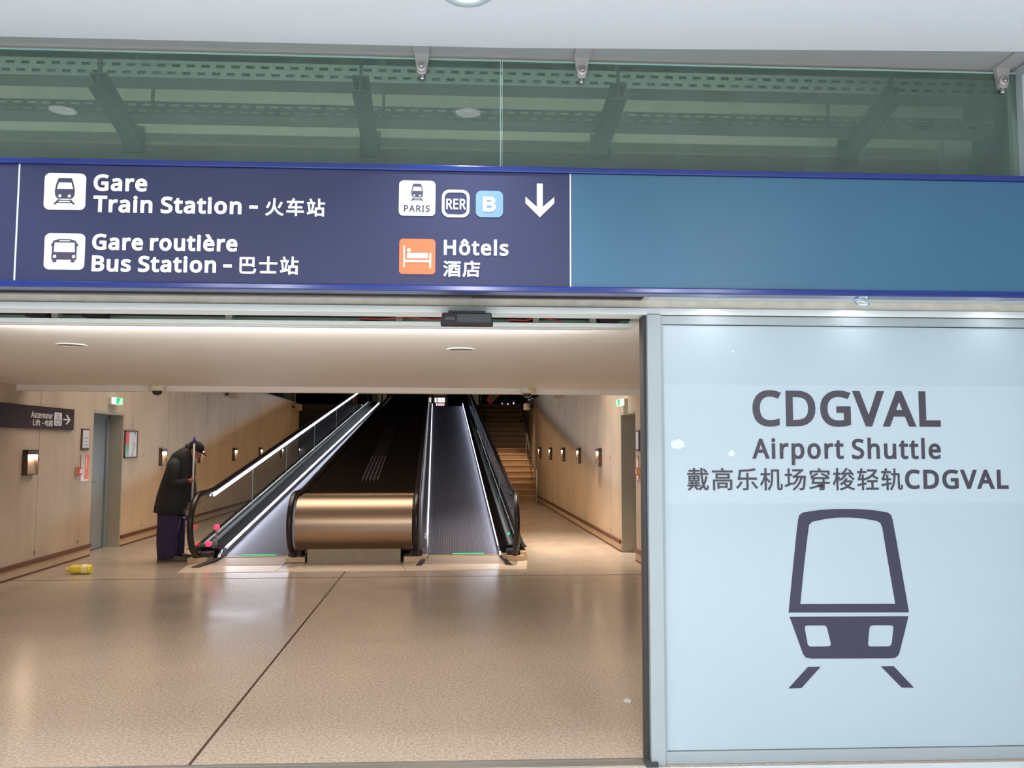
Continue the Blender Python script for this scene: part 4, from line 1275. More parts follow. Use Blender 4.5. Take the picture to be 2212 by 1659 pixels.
# ================================================================== FACADE FITTINGS
for cx_, lb, hg in ((-0.271, 'steel glass clamp on the left pane near its joint', 0.3), (0.576, 'steel glass clamp just right of the pane joint', -0.2), (2.882, 'steel glass clamp in the right corner beside the white post', 0.0)):
    t = thing('glass_clamp', lb, 'clamp', (cx_, 4.28, 3.56), FM, 'clamps holding the transom glass')
    part('top_plate', MB().box(cx_ - 0.045, cx_ + 0.045, 4.10, 4.285, 3.658, 3.673), 'grey_paint', t, 0.002)
    tongue = [(cx_ - 0.040, 3.660), (cx_ + 0.040, 3.660), (cx_ + 0.026, 3.570)] + [(cx_ + 0.026 * math.cos(a), 3.570 + 0.026 * math.sin(a)) for a in [-math.pi * k / 8 for k in range(1, 8)]] + [(cx_ - 0.026, 3.570)]
    part('tongue', MB().prism(tongue, lambda u, v, w: (u, w, v), 4.262, 4.291), 'bracket_steel', t, 0.002)
    part('washer', MB().lathe([(0.001, 4.252), (0.026, 4.252), (0.028, 4.256), (0.028, 4.262)], (cx_, 0, 3.585), 'Y', 24), 'bracket_steel', t)
    part('bolt', MB().lathe([(0.001, 4.238), (0.009, 4.238), (0.013, 4.242), (0.013, 4.252)], (cx_, 0, 3.585), 'Y', 12), 'steel', t)
    part('spigot', MB().lathe([(0.012, 3.520), (0.014, 3.526), (0.014, 3.546)], (cx_ + hg * 0.01, 4.276, 0), 'Z', 14), 'polished_steel', t)

t = thing('motion_sensor', 'black rectangular motion sensor under the lintel over the doorway', 'sensor', (-0.025, 4.25, 2.213), FM)
part('housing', MB().hexa([(-0.159, 4.19, 2.213), (0.109, 4.19, 2.213), (0.109, 4.285, 2.213), (-0.159, 4.285, 2.213),
                           (-0.150, 4.20, 2.274), (0.100, 4.20, 2.274), (0.100, 4.285, 2.274), (-0.150, 4.285, 2.274)]), 'rubber', t, 0.004)
part('lens_window', MB().box(-0.135, -0.085, 4.187, 4.2, 2.233, 2.252), 'lift_sign_dark', t)
part('front_plate', MB().box(-0.075, 0.095, 4.1895, 4.2, 2.225, 2.266), 'gasket', t)
part('mounting_foot', MB().box(-0.12, 0.07, 4.22, 4.30, 2.274, 2.289), 'rubber', t)

hall_label = ['recessed downlight at the top edge of the photograph in the white concourse ceiling', 'concourse ceiling downlight whose ring is mirrored in the left transom glass']
for i, (hx, hy) in enumerate(HALL_LIGHTS[6:] + HALL_LIGHTS[:6]):
    lb = hall_label[i] if i < 2 else 'white recessed downlight of the concourse ceiling behind the viewer'
    t = thing('recessed_downlight', lb, 'downlight', (hx, hy, 3.62), FM, 'concourse ceiling downlights')
    part('trim_ring', MB().lathe([(0.078, 3.64), (0.125, 3.64), (0.125, 3.635), (0.115, 3.627), (0.085, 3.629), (0.078, 3.634)], (hx, hy, 0), n=36, caps=False), 'white_enamel', t)
    part('lens', MB().lathe([(0.001, 3.636), (0.079, 3.636)], (hx, hy, 0), n=30), 'light_lens', t)

for (px_, py_), lb in zip(PASSAGE_LIGHTS, ('flush round downlight in the passage ceiling on the left', 'flush round downlight in the passage ceiling above the middle of the doorway')):
    t = thing('recessed_downlight', lb, 'downlight', (px_, py_, 2.30), IM, 'passage ceiling downlights')
    part('trim_ring', MB().lathe([(0.082, 2.32), (0.108, 2.32), (0.108, 2.315), (0.100, 2.312), (0.084, 2.314)], (px_, py_, 0), n=32, caps=False), 'passage_white', t)
    part('lens', MB().lathe([(0.001, 2.3185), (0.083, 2.3185)], (px_, py_, 0), n=28), 'passage_lens', t)


# ================================================================== WALKWAYS
SL = 0.16
YB, YT, YE = 12.3, 31.5, 34.4


def zb(Y):
    return 0.03 + SL * (min(max(Y, YB), YT) - YB)


def lin(a, b):
    return lambda Y: a + (b - a) * (min(Y, YT) - YB) / (YT - YB)


STN = [12.1, YB, 14, 17, 20, 24, 28, YT, YE]


def rail_strip(sec, stations=None, smooth=False):
    """sec: list of (x function, height over the belt) -> closed section swept up the incline"""
    return MB().loft([[(fx(Y), Y, zb(Y) + h) for fx, h in sec] for Y in (stations or STN)], True, smooth)


def shift(fx, d):
    return lambda Y: fx(Y) + d


NC, NR = 11.87, 0.42     # newel centre (y) and radius
NZ = 0.515


def newel_path(fx, off=0.0):
    pts = [(12.02, NZ - NR + 0.0 + off * 0.4)]
    for k in range(13):
        a = math.radians(-105 - 165 * k / 12)
        pts.append((NC + (NR - off) * math.cos(a), NZ + (NR - off) * math.sin(a)))
    pts += [(12.15, NZ + NR - off), (12.45, zb(12.45) + 0.905 - off)]
    for Y in (16, 20, 24, 28, YT - 0.3, YT + 0.3, YE):
        pts.append((Y, zb(Y) + 0.905 - off))
    return pts


def handrail_mb(fx, r=0.042):
    return MB().tube([(fx(y), y, z) for y, z in newel_path(fx)], r, 12)


def glass_outline():
    top = newel_path(None, 0.04)[1:]
    low = [(YE, zb(YE) + 0.16), (YT, zb(YT) + 0.16), (YB, zb(YB) + 0.16), (12.05, 0.17)]
    return top + low


def glass_mb(fx, t=0.012):
    """toughened panes in the newel plane, with gaps at the pane joints"""
    mb = MB()
    top = newel_path(None, 0.04)[1:]
    joints = [14.6, 17.2, 20.2, 23.4, 26.8, 30.4]
    arc = [p for p in top if p[0] <= 12.5]
    ztop = lambda Y: zb(Y) + 0.905 - 0.04
    first = arc + [(14.6 - 0.004, ztop(14.6)), (14.6 - 0.004, zb(14.6) + 0.16), (YB, zb(YB) + 0.16), (12.05, 0.17)]
    mb.prism(first, lambda u, v, w: (fx(u) + w, u, v), -t / 2, t / 2)
    for a, b in zip(joints, joints[1:] + [YE]):
        mb.prism([(a + 0.004, ztop(a)), (b - 0.004, ztop(b)), (b - 0.004, zb(b) + 0.16), (a + 0.004, zb(a) + 0.16)], lambda u, v, w: (fx(u) + w, u, v), -t / 2, t / 2)
    return mb


def balustrade(root, fg, fl, s, led_under_rail):
    """fg: glass line, fl: line of the skirt light, s = +1 when the belt lies at greater x"""
    hr = part('handrail', handrail_mb(fg), 'handrail_black', root)
    gl = part('balustrade_pane', glass_mb(fg), 'balustrade_glass', root)
    for a in (14.6, 17.2, 20.2, 23.4, 26.8, 30.4):
        part('pane_joint', MB().box(fg(a) - 0.007, fg(a) + 0.007, a - 0.004, a + 0.004, zb(a) + 0.16, zb(a) + 0.86), 'glass_edge', gl)
    if led_under_rail:
        stn = [12.35, 14, 18, 22, 26, YT - 0.6]
        sec = [(shift(fg, s * 0.020), 0.835), (shift(fg, s * 0.042), 0.835), (shift(fg, s * 0.042), 0.872), (shift(fg, s * 0.020), 0.872)]
        part('handrail_light', rail_strip(sec, stn), 'led_white', hr)
        sec = [(shift(fg, s * 0.004), 0.825), (shift(fg, s * 0.019), 0.825), (shift(fg, s * 0.019), 0.88), (shift(fg, s * 0.004), 0.88)]
        part('light_channel', rail_strip(sec, stn), 'profile_steel', hr)
    else:
        sec = [(shift(fg, -0.022), 0.825), (shift(fg, 0.022), 0.825), (shift(fg, 0.022), 0.875), (shift(fg, -0.022), 0.875)]
        part('guide_channel', rail_strip(sec, [12.35, 18, 24, 28, YT, YE]), 'handrail_black', hr)
    sec = [(shift(fg, s * 0.008), 0.146), (shift(fg, s * 0.045), 0.146), (shift(fg, s * 0.035), 0.165), (shift(fg, s * 0.008), 0.178)]
    part('glass_profile', rail_strip(sec), 'profile_steel', root)
    sec = [(shift(fg, -s * 0.05), 0.0), (fl, 0.0), (fl, 0.116), (shift(fl, s * 0.012), 0.117), (shift(fl, s * 0.012), 0.122), (shift(fg, s * 0.03), 0.146), (shift(fg, -s * 0.05), 0.148)]
    part('inner_deck', rail_strip(sec), 'deck_black', root)
    sec = [(shift(fl, s * 0.000), 0.070), (shift(fl, s * 0.012), 0.070), (shift(fl, s * 0.009), 0.116), (shift(fl, s * 0.000), 0.116)]
    part('skirt_light', rail_strip(sec, [12.35, 14, 18, 22, 26, YT]), 'led_white', root)
    sec = [(shift(fl, -s * 0.005), -0.02), (shift(fl, s * 0.012), -0.02), (shift(fl, s * 0.012), 0.068), (shift(fl, -s * 0.005), 0.068)]
    part('skirt', rail_strip(sec), 'skirt_steel', root)


def outer_side(fx, s, lip):
    """clad flank from the floor up to the deck"""
    mb = MB()
    st = [11.9, YB, 16, 20, 24, 28, YT, YE]
    rings = [[(fx(Y), Y, 0.0), (fx(Y) + s * 0.03, Y, 0.0), (fx(Y) + s * 0.03, Y, zb(Y) + lip), (fx(Y), Y, zb(Y) + lip)] for Y in st]
    mb.loft(rings, True, False)
    rings = [[(fx(Y) + s * 0.03, Y, zb(Y) + 0.143), (fx(Y) + s * 0.105, Y, zb(Y) + 0.143), (fx(Y) + s * 0.105, Y, zb(Y) + 0.151), (fx(Y) + s * 0.03, Y, zb(Y) + 0.151)] for Y in st]  # ledge and raised lip added to cut off the wash and flank fill lights
    return mb.loft(rings, True, False)


def belt_mb(fa, fb):
    rings = []
    for Y in STN:
        rings.append([(fa(Y), Y, zb(Y) - 0.03), (fb(Y), Y, zb(Y) - 0.03), (fb(Y), Y, zb(Y)), (fa(Y), Y, zb(Y))])
    return MB().loft(rings, True, False)


def base_block(x, w=0.15):
    return MB().box(x - w, x + w, 11.72, 12.06, 0.004, 0.075)


# ---- left walkway
LA, LB = lin(-3.36, -2.83), lin(-3.16, -2.55)
LC = lin(-2.075, -1.665)
LR = lin(-2.17, -1.76)
lw = thing('moving_walkway', 'left inclined moving walkway with lit glass balustrade beside the cleaner', 'walkway', (-2.7, 12.2, 0.0), group='moving walkways')
part('belt', belt_mb(LB, LR), 'belt_rubber', lw)
balustrade(lw, LA, LB, 1, True)
part('handrail', handrail_mb(LC), 'handrail_black', lw)
part('side_panel', rail_strip([(shift(LC, -0.05), -0.02), (shift(LC, -0.03), -0.02), (shift(LC, -0.03), 0.86), (shift(LC, -0.05), 0.86)]), 'bronze_sheet', lw)
part('outer_cladding', outer_side(shift(LA, -0.08), -1, 0.182), 'flank_dark', lw)
part('landing_threshold', MB().hexa([(-3.10, 11.45, 0.004), (-2.17, 11.45, 0.004), (-2.17, 12.12, 0.004), (-3.10, 12.12, 0.004),
                                     (-3.10, 11.50, 0.014), (-2.17, 11.50, 0.014), (-2.17, 12.12, 0.032), (-3.10, 12.12, 0.032)]), 'threshold_metal', lw)
part('comb_edge', MB().box(-3.10, -2.17, 12.10, 12.125, 0.030, 0.042), 'yellow_edge', lw)
part('comb_light', MB().box(-2.90, -2.42, 12.30, 12.315, 0.033, 0.040), 'led_green', lw)
part('base_block', base_block(-3.36, 0.13), 'base_block', lw, 0.004)
part('base_block', base_block(-2.05, 0.13), 'base_block', lw, 0.004)
part('inlet_brush', MB().box(-3.44, -3.22, 11.80, 12.08, 0.075, 0.13), 'brush_dark', lw)
part('inlet_brush', MB().box(-2.16, -1.98, 11.80, 12.08, 0.075, 0.13), 'brush_dark', lw)
part('skirt_nose', MB().hexa([(-3.17, 11.95, 0.01), (-3.13, 11.95, 0.01), (-3.13, 12.36, 0.01), (-3.17, 12.36, 0.01),
                              (-3.17, 12.16, 0.135), (-3.13, 12.16, 0.135), (-3.13, 12.36, 0.15), (-3.17, 12.36, 0.15)]), 'skirt_steel', lw, 0.003)
part('deflector_brush', MB().hexa([(-3.32, 11.30, 0.004), (-3.22, 11.30, 0.004), (-3.10, 11.98, 0.004), (-3.17, 11.98, 0.004),
                                   (-3.30, 11.33, 0.02), (-3.24, 11.33, 0.02), (-3.11, 11.98, 0.05), (-3.16, 11.98, 0.05)]), 'brush_dark', lw)
# no-entry lamp on a short post by the newel
ind = part('indicator_post', MB().box(-3.235, -3.215, 12.02, 12.04, 0.17, 0.27), 'profile_steel', lw)
part('indicator_lamp', MB().lathe([(0.001, 11.985), (0.036, 11.985), (0.040, 11.992), (0.040, 12.015)], (-3.29, 0, 0.235), 'Y', 20), 'indicator_red', ind, label='glass reflection of the red no-entry lamp, built as a disc')
part('indicator_lamp', MB().lathe([(0.001, 12.085), (0.036, 12.085), (0.040, 12.092), (0.040, 12.115)], (-3.21, 0, 0.455), 'Y', 20), 'indicator_red', ind, label='glass reflection of the red no-entry lamp, built as a disc')  # glowing disc stands in for the first lamp's reflection in the glass
part('reflection_stem', MB().box(-3.222, -3.198, 12.09, 12.11, 0.20, 0.42), 'clear_acrylic', ind)

# ---- right walkway
RF, RE = lin(0.955, 0.685), lin(0.78, 0.595)
RG, RL = lin(-0.415, -0.70), lin(-0.27, -0.55)
rw = thing('moving_walkway', 'right inclined moving walkway with dark ribbed belt, beside the stairs', 'walkway', (0.3, 12.2, 0.0), group='moving walkways')
part('belt', belt_mb(RL, RE), 'belt_rubber', rw)
balustrade(rw, RF, RE, -1, False)
part('handrail', handrail_mb(RG), 'handrail_black', rw)
sp_ = part('side_panel', rail_strip([(shift(RG, 0.035), 0.10), (shift(RG, 0.05), 0.10), (shift(RG, 0.05), 0.86), (shift(RG, 0.035), 0.86)]), 'polished_steel', rw, label='mirror steel inner side panel')
part('inner_deck', rail_strip([(shift(RG, 0.035), -0.02), (shift(RL, 0.0), -0.02), (shift(RL, 0.0), 0.07), (shift(RG, 0.05), 0.10), (shift(RG, 0.035), 0.10)]), 'skirt_steel', rw)
part('skirt_light', rail_strip([(shift(RL, -0.012), 0.074), (shift(RL, 0.006), 0.060), (shift(RL, 0.008), 0.075), (shift(RL, -0.010), 0.090)], [12.35, 14, 18, 22, 26, YT]), 'led_dim', rw)
part('outer_cladding', outer_side(shift(RF, 0.08), 1, 0.190), 'flank_dark', rw)
part('landing_threshold', MB().hexa([(-0.29, 11.45, 0.004), (0.80, 11.45, 0.004), (0.80, 12.12, 0.004), (-0.29, 12.12, 0.004),
                                     (-0.29, 11.50, 0.014), (0.80, 11.50, 0.014), (0.80, 12.12, 0.032), (-0.29, 12.12, 0.032)]), 'threshold_metal', rw)
part('comb_edge', MB().box(-0.27, 0.78, 12.10, 12.125, 0.030, 0.042), 'yellow_edge', rw)
part('comb_light', MB().box(0.10, 0.56, 12.30, 12.315, 0.033, 0.040), 'led_green', rw)
part('base_block', base_block(-0.42, 0.16), 'base_block', rw, 0.004)
part('base_block', base_block(0.95, 0.15), 'base_block', rw, 0.004)
part('inlet_brush', MB().box(-0.50, -0.33, 11.80, 12.08, 0.075, 0.14), 'brush_dark', rw)
part('inlet_brush', MB().box(0.86, 1.04, 11.80, 12.08, 0.075, 0.14), 'brush_dark', rw)
part('skirt_nose', MB().hexa([(0.76, 11.95, 0.01), (0.80, 11.95, 0.01), (0.80, 12.36, 0.01), (0.76, 12.36, 0.01),
                              (0.76, 12.16, 0.135), (0.80, 12.16, 0.135), (0.80, 12.36, 0.15), (0.76, 12.36, 0.15)]), 'skirt_steel', rw, 0.003)
part('skirt_nose', MB().hexa([(-0.31, 11.90, 0.01), (-0.26, 11.90, 0.01), (-0.26, 12.36, 0.01), (-0.31, 12.36, 0.01),
                              (-0.31, 12.05, 0.30), (-0.27, 12.05, 0.26), (-0.27, 12.36, 0.30), (-0.31, 12.36, 0.34)]), 'skirt_steel', rw, 0.003)
part('deflector_brush', MB().hexa([(0.80, 11.35, 0.004), (0.90, 11.30, 0.004), (0.82, 11.98, 0.004), (0.75, 11.98, 0.004),
                                   (0.82, 11.38, 0.02), (0.88, 11.34, 0.02), (0.81, 11.98, 0.05), (0.76, 11.98, 0.05)]), 'brush_dark', rw)
part('deflector_brush', MB().hexa([(-0.40, 11.35, 0.004), (-0.33, 11.30, 0.004), (-0.24, 11.98, 0.004), (-0.31, 11.98, 0.004),
                                   (-0.39, 11.38, 0.02), (-0.35, 11.34, 0.02), (-0.25, 11.98, 0.05), (-0.30, 11.98, 0.05)]), 'brush_dark', rw)
part('side_kerb', MB().hexa([(1.04, 11.75, 0), (1.15, 11.75, 0), (1.15, 17.5, 0), (0.96, 17.5, 0),
                             (1.04, 11.80, 0.12), (1.13, 11.80, 0.12), (1.13, 17.5, 0.55), (0.96, 17.5, 0.55)]), 'base_block', rw, 0.004)
part('indicator_lamp', MB().sphere((0.90, 12.12, 0.34), 0.018, 12, 8), 'indicator_green', rw, label='small green lamp inside the newel')
part('indicator_lamp', MB().sphere((1.02, 11.93, 0.19), 0.024, 12, 8), 'indicator_green', rw, label='small green lamp on the newel base')
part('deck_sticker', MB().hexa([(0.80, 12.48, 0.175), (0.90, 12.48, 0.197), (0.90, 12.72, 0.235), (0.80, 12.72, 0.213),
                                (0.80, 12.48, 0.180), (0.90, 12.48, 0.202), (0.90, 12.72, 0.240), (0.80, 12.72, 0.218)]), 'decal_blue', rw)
bs = []
for Y in (26.5, 29.0, YT, 32.6):
    bs.append([(RE(Y) - 0.0, Y, zb(Y) + 0.131), (RE(Y) + 0.085, Y, zb(Y) + 0.165), (RE(Y) + 0.085, Y, zb(Y) + 0.175), (RE(Y) - 0.0, Y, zb(Y) + 0.141)])
part('deck_reflection', MB().loft(bs, True, False), 'reflection_and_lamp_blue', rw, label='blue reflection on the upper end of the deck, built as a strip')  # reflection of a blue screen put in as a coloured strip

# ---- bronze cladding between the two walkways
CA, CB = lin(-2.03, -1.62), lin(-0.462, -0.75)
cl = thing('walkway_cladding', 'bronze sheet metal cladding with rounded front filling the space between the walkways', 'cladding', (-1.25, 12.0, 0.0))
st = [12.1, 12.45, 14, 17, 20, 24, 28, YT, YE]
part('top_deck', MB().loft([[(CA(Y), Y, zb(Y) + 0.855), (CB(Y), Y, zb(Y) + 0.855), (CB(Y), Y, zb(Y) + 0.87 + (0.02 if Y < 12.3 else 0.0)), (CA(Y), Y, zb(Y) + 0.87 + (0.02 if Y < 12.3 else 0.0))] for Y in st], True, False), 'bronze_sheet', cl)
prof = []
for k in range(25):
    a = math.radians(90 + 150 * k / 24)
    prof.append((NC + 0.395 * math.cos(a), NZ + 0.385 * math.sin(a)))
prof = [(12.1, NZ + 0.388)] + prof
drum = MB()
n = len(prof)
vs = [(-2.03, y, z) for y, z in prof] + [(-0.462, y, z) for y, z in prof]
drum.add(vs, [(i, i + 1, n + i + 1, n + i) for i in range(n - 1)], True)
inner = [(y + (0.03 if i > 3 else 0.0), z - (0.02 if i < 14 else -0.02)) for i, (y, z) in enumerate(prof)]
vs = [(-2.03, y, z) for y, z in inner] + [(-0.462, y, z) for y, z in inner]
drum.add(vs, [(i, i + 1, n + i + 1, n + i) for i in range(n - 1)], True)
for x_, k_ in ((-2.03, 1), (-0.462, -1)):
    ring_ = [(x_, y, z) for y, z in prof] + [(x_, y, z) for y, z in inner]
    drum.add(ring_, [(i, i + 1, n + i + 1, n + i) for i in range(n - 1)])
ya_, za_ = prof[-1]; yb_, zb_2 = inner[-1]
drum.add([(-2.03, ya_, za_), (-0.462, ya_, za_), (-0.462, yb_, zb_2), (-2.03, yb_, zb_2)], [(0, 1, 2, 3)])
part('front_drum', drum, 'bronze_brushed', cl, label='rounded brushed bronze front')
part('plinth', MB().box(-1.88, -0.62, 11.66, 11.74, 0, 0.22), 'plinth_grey', cl)
part('underside', MB().box(-2.03, -0.462, 11.74, 13.2, 0.16, 0.19), 'brush_dark', cl)
VX = lin(-1.185, -1.42)
vst = [13.3, 15.0, 18, 22, 26, YT, YE]
part('cover_strip', MB().loft([[(VX(Y) - 0.13, Y, zb(Y) + 0.870), (VX(Y) + 0.13, Y, zb(Y) + 0.870), (VX(Y) + 0.13, Y, zb(Y) + 0.882), (VX(Y) - 0.13, Y, zb(Y) + 0.882)] for Y in vst], True, False), 'deck_black', cl)
for k in range(5):
    d = -0.12 + k * 0.06
    part('strip_rib', MB().loft([[(VX(Y) + d - 0.005, Y, zb(Y) + 0.882), (VX(Y) + d + 0.005, Y, zb(Y) + 0.882), (VX(Y) + d + 0.005, Y, zb(Y) + 0.892), (VX(Y) + d - 0.005, Y, zb(Y) + 0.892)] for Y in (13.3, 15.4)], True, False), 'skirt_steel', cl)

# ---- pale landing plates in front of the walkways
for nm, pts, lb in (('l', [(-3.36, 10.90), (-2.16, 10.905), (-2.16, 11.45), (-2.19, 12.05), (-3.5, 12.05)], 'pale metal landing plate in front of the left walkway'),
                    ('c', [(-2.15, 10.905), (-0.52, 10.92), (-0.60, 11.655), (-1.90, 11.655), (-1.90, 11.50)], 'whitish landing plate in front of the rounded bronze cladding'),
                    ('r', [(-0.51, 10.92), (1.05, 10.93), (1.16, 12.05), (-0.27, 12.05), (-0.27, 11.72), (-0.585, 11.72), (-0.595, 11.655)], 'pale landing plate in front of the right walkway')):
    single('landing_plate', MB().prism(pts, lambda u, v, w: (u, v, w), 0.0, 0.004), 'landing_plate', lb, 'floor plate', group='landing plates')

# ================================================================== STAIRS
sx0_, sx1_ = 1.14, XR
stairs = thing('staircase', 'stone staircase between the right walkway and the concrete wall, lower steps lit', 'stairs', (1.9, 24.2, 0))
for i in range(18):
    y = 24.2 + 0.30 * i; z = (i + 1) * UP / 18
    stp = part('step', MB().box(sx0_, sx1_ - 0.002, y, (y + 0.30) if i < 17 else 29.61, 0 if i == 0 else z - 0.34, z), 'stair_stone', stairs)
    part('nosing', MB().box(sx0_, sx1_ - 0.002, y - 0.015, y + 0.035, z - 0.022, z + 0.004), 'stair_nosing', stp)
hrl = thing('stair_handrail', 'thin metal handrail rising beside the right wall of the staircase', 'handrail', (2.45, 22.75, 0))
part('rail', MB().tube([(2.46, 22.75, 0.90), (2.46, 22.78, 0.96), (2.46, 23.6, 0.97), (2.47, 24.3, 1.1), (2.50, 29.4, 4.02), (2.5, 31.5, 4.05)], 0.022, 10), 'aluminium', hrl)
part('post', MB().tube([(2.46, 22.75, 0.0), (2.46, 22.75, 0.92)], 0.024, 10), 'aluminium', hrl)
for yy in (26.0, 28.2):
    part('post', MB().tube([(2.48, yy, (yy - 24.2) / 0.3 * UP / 18), (2.48, yy, 1.1 + (yy - 24.3) * 0.5725)], 0.018, 8), 'aluminium', hrl)
cam_rail = thing('stair_handrail', 'slim pale handrail along the walkway side of the staircase', 'handrail', (1.2, 23.0, 0))
part('rail', MB().tube([(1.20, 23.6, 1.0), (1.20, 24.3, 1.12), (1.16, 29.4, 4.02), (1.16, 30.4, 4.05)], 0.022, 10), 'aluminium', cam_rail)
for yy in (24.4, 27.0, 29.2):
    part('post', MB().tube([(1.185, yy, max(0, (yy - 24.2) / 0.3 * UP / 18)), (1.185, yy, 1.12 + (yy - 24.3) * 0.569)], 0.018, 8), 'aluminium', cam_rail)

# ================================================================== UPPER LEVEL, SEEN OVER THE CREST
def at_depth(px, py, Y):
    d = r2 * ((px - 1106.0) / 1800.0) - u2 * ((py - 829.5) / 1800.0) + fwd
    p = d * (Y / d.y)
    return p.x, p.z + CAM_Z


def upper(name, px0, px1, py0, py1, Y, depth, material, label, cat, on_floor=True, group=None):
    x0, z1 = at_depth(px0, py0, Y); x1, z0 = at_depth(px1, py1, Y)
    if on_floor: z0 = UP
    return single(name, MB().box(x0, x1, Y, Y + depth, z0, z1), material, label, cat, group=group)


t = thing('shop_display', 'bright shop display of stacked white screens seen over the right walkway crest', 'shop display', (at_depth(950, 870, 40)[0], 40.2, UP))
x0, z1 = at_depth(938, 858, 40); x1, z0 = at_depth(963, 879, 40)
part('cabinet', MB().box(x0 - 0.1, x1 + 0.1, 40.1, 40.6, UP, z1 + 0.1), 'upper_brown', t)
for (a, b, c, d, m_) in ((939, 943, 859, 869, 'shop_screen'), (945, 961, 859, 863.5, 'shop_screen'), (945, 961, 864.5, 869, 'shop_screen'), (945, 960, 871, 877.5, 'shop_pink'), (942, 943.5, 871, 877, 'shop_screen')):
    xa, za = at_depth(a, c, 40.0); xb, zb_ = at_depth(b, d, 40.0)
    part('screen', MB().box(xa, xb, 40.04, 40.1, zb_, za), m_, t)
upper('pillar', 936, 945, 840, 858, 41, 0.4, 'amber_glow', 'orange pillar behind the shop display on the upper level', 'pillar')
upper('display_board', 945, 965, 840, 854, 42, 0.1, 'display_dim', 'dim yellowish board above the shop display', 'board')
upper('wall_lamp_cluster', 1017, 1034, 840, 850, 36, 0.1, 'display_dim', 'dim board right of the blue walkway end', 'board')
# slatted screen on the right with a poster leaning across it
t = thing('slatted_screen', 'tall grey slatted screen above the dark staircase', 'screen', (at_depth(1090, 870, 38)[0], 38, UP))
for k in range(17):
    xa, _ = at_depth(1050 + k * 5.6, 870, 38); w_ = 0.05
    part('slat', MB().box(xa, xa + w_, 38, 38.06, UP, 5.2), 'slat_grey', t)
part('bottom_bar', MB().box(at_depth(1050, 870, 38)[0], at_depth(1142, 870, 38)[0], 38, 38.06, UP, UP + 0.05), 'slat_grey', t)
xa, za = at_depth(1052, 866, 36.5); xb, zb2 = at_depth(1086, 842, 36.5)
t = thing('banner', 'red and green slanting banner in front of the slatted screen', 'banner', ((xa + xb) / 2, 36.5, za - 0.2))
part('cloth', MB().prism([(xa, za), (xa + 0.15, za - 0.15), (xb, zb2 - 0.1), (xb, zb2 + 0.45), (xa, za + 0.12)], lambda u, v, w: (u, w, v), 36.5, 36.53), 'poster_red', t)
part('green_field', MB().prism([(xa + 0.12, za + 0.0), (xa + 0.35, za + 0.05), (xa + 0.42, za + 0.33), (xa + 0.2, za + 0.2)], lambda u, v, w: (u, w, v), 36.48, 36.5), 'poster_green', t)
part('pole', MB().box(xb - 0.02, xb, 36.5, 36.53, UP, zb2 + 0.4), 'slat_grey', t)
for i, (a, b, c, d) in enumerate(((1142, 1145.5, 862, 876), (1148.5, 1151.5, 860, 874))):
    upper('lit_window', a, b, c, d, 44, 0.1, 'window_blue', ('left' if i == 0 else 'right') + ' of two narrow bluish lit windows above the right wall lamps', 'window', False, 'bluish lit windows')
for i, (a, c, lb) in enumerate(((1085, 872, 'leftmost small white light over the staircase top'), (1097, 873, 'second small white light over the staircase top'), (1109.5, 871, 'tallest small white light over the staircase top'))):
    xa, za = at_depth(a, c, 37.5)
    t = thing('floor_lamp', lb, 'lamp', (xa, 37.5, UP), group='small lights on the upper level')
    part('stand', MB().box(xa - 0.01, xa + 0.01, 37.52, 37.54, UP, za), 'slat_grey', t)
    part('bulb', MB().sphere((xa, 37.5, za), (0.03, 0.03, 0.05), 10, 8), 'shop_screen', t)
upper('pillar', 617, 625, 840, 869, 30.3, 0.25, 'post_teal', 'pale teal post at the corner of the left wall top', 'pillar')
upper('pillar', 1164, 1171, 840, 866, 30.3, 0.25, 'slat_grey', 'grey post at the corner of the right wall top', 'pillar')
upper('pillar', 756, 763, 840, 876, 37, 0.3, 'post_teal', 'pale post behind the left walkway crest', 'pillar')
upper('ticket_machine', 804, 822, 840, 855, 39, 0.5, 'display_dim', 'dim beige machine above the crest of the left walkway', 'machine')
upper('ticket_machine', 827, 834, 840, 858, 39.5, 0.5, 'display_dim', 'narrow dim beige machine right of the wider one above the left crest', 'machine')
xa, za = at_depth(802, 862, 36)
single('blue_lamp', MB().sphere((xa, 36, za), 0.06, 12, 8).box(xa - 0.01, xa + 0.01, 35.99, 36.01, UP, za), 'reflection_and_lamp_blue', 'small blue lamp over the left walkway crest', 'lamp')
# glass guard along the left edge of the upper floor
t = thing('glass_guard', 'dark glass guard along the top of the left wall', 'guard', (XL - 0.1, 22, UP + 0.002))
part('pane', MB().box(XL - 0.106, XL - 0.094, 16.0, 29.4, UP + 0.05, UP + 0.9), 'balustrade_glass', t)
part('shoe', MB().box(XL - 0.13, XL - 0.07, 16.0, 29.4, UP + 0.002, UP + 0.06), 'slat_grey', t)
for yy in (16.1, 20.5, 24.9, 29.3):
    part('post', MB().box(XL - 0.12, XL - 0.08, yy, yy + 0.04, UP + 0.002, UP + 0.95), 'slat_grey', t)
t = thing('glass_guard', 'dark glass guard along the top of the right wall', 'guard', (XR + 0.1, 22, UP + 0.002))
part('pane', MB().box(XR + 0.094, XR + 0.106, 16.0, 29.4, UP + 0.05, UP + 0.9), 'balustrade_glass', t)
part('shoe', MB().box(XR + 0.07, XR + 0.13, 16.0, 29.4, UP + 0.002, UP + 0.06), 'slat_grey', t)
for yy in (16.1, 20.5, 24.9, 29.3):
    part('post', MB().box(XR + 0.08, XR + 0.12, yy, yy + 0.04, UP + 0.002, UP + 0.95), 'slat_grey', t)

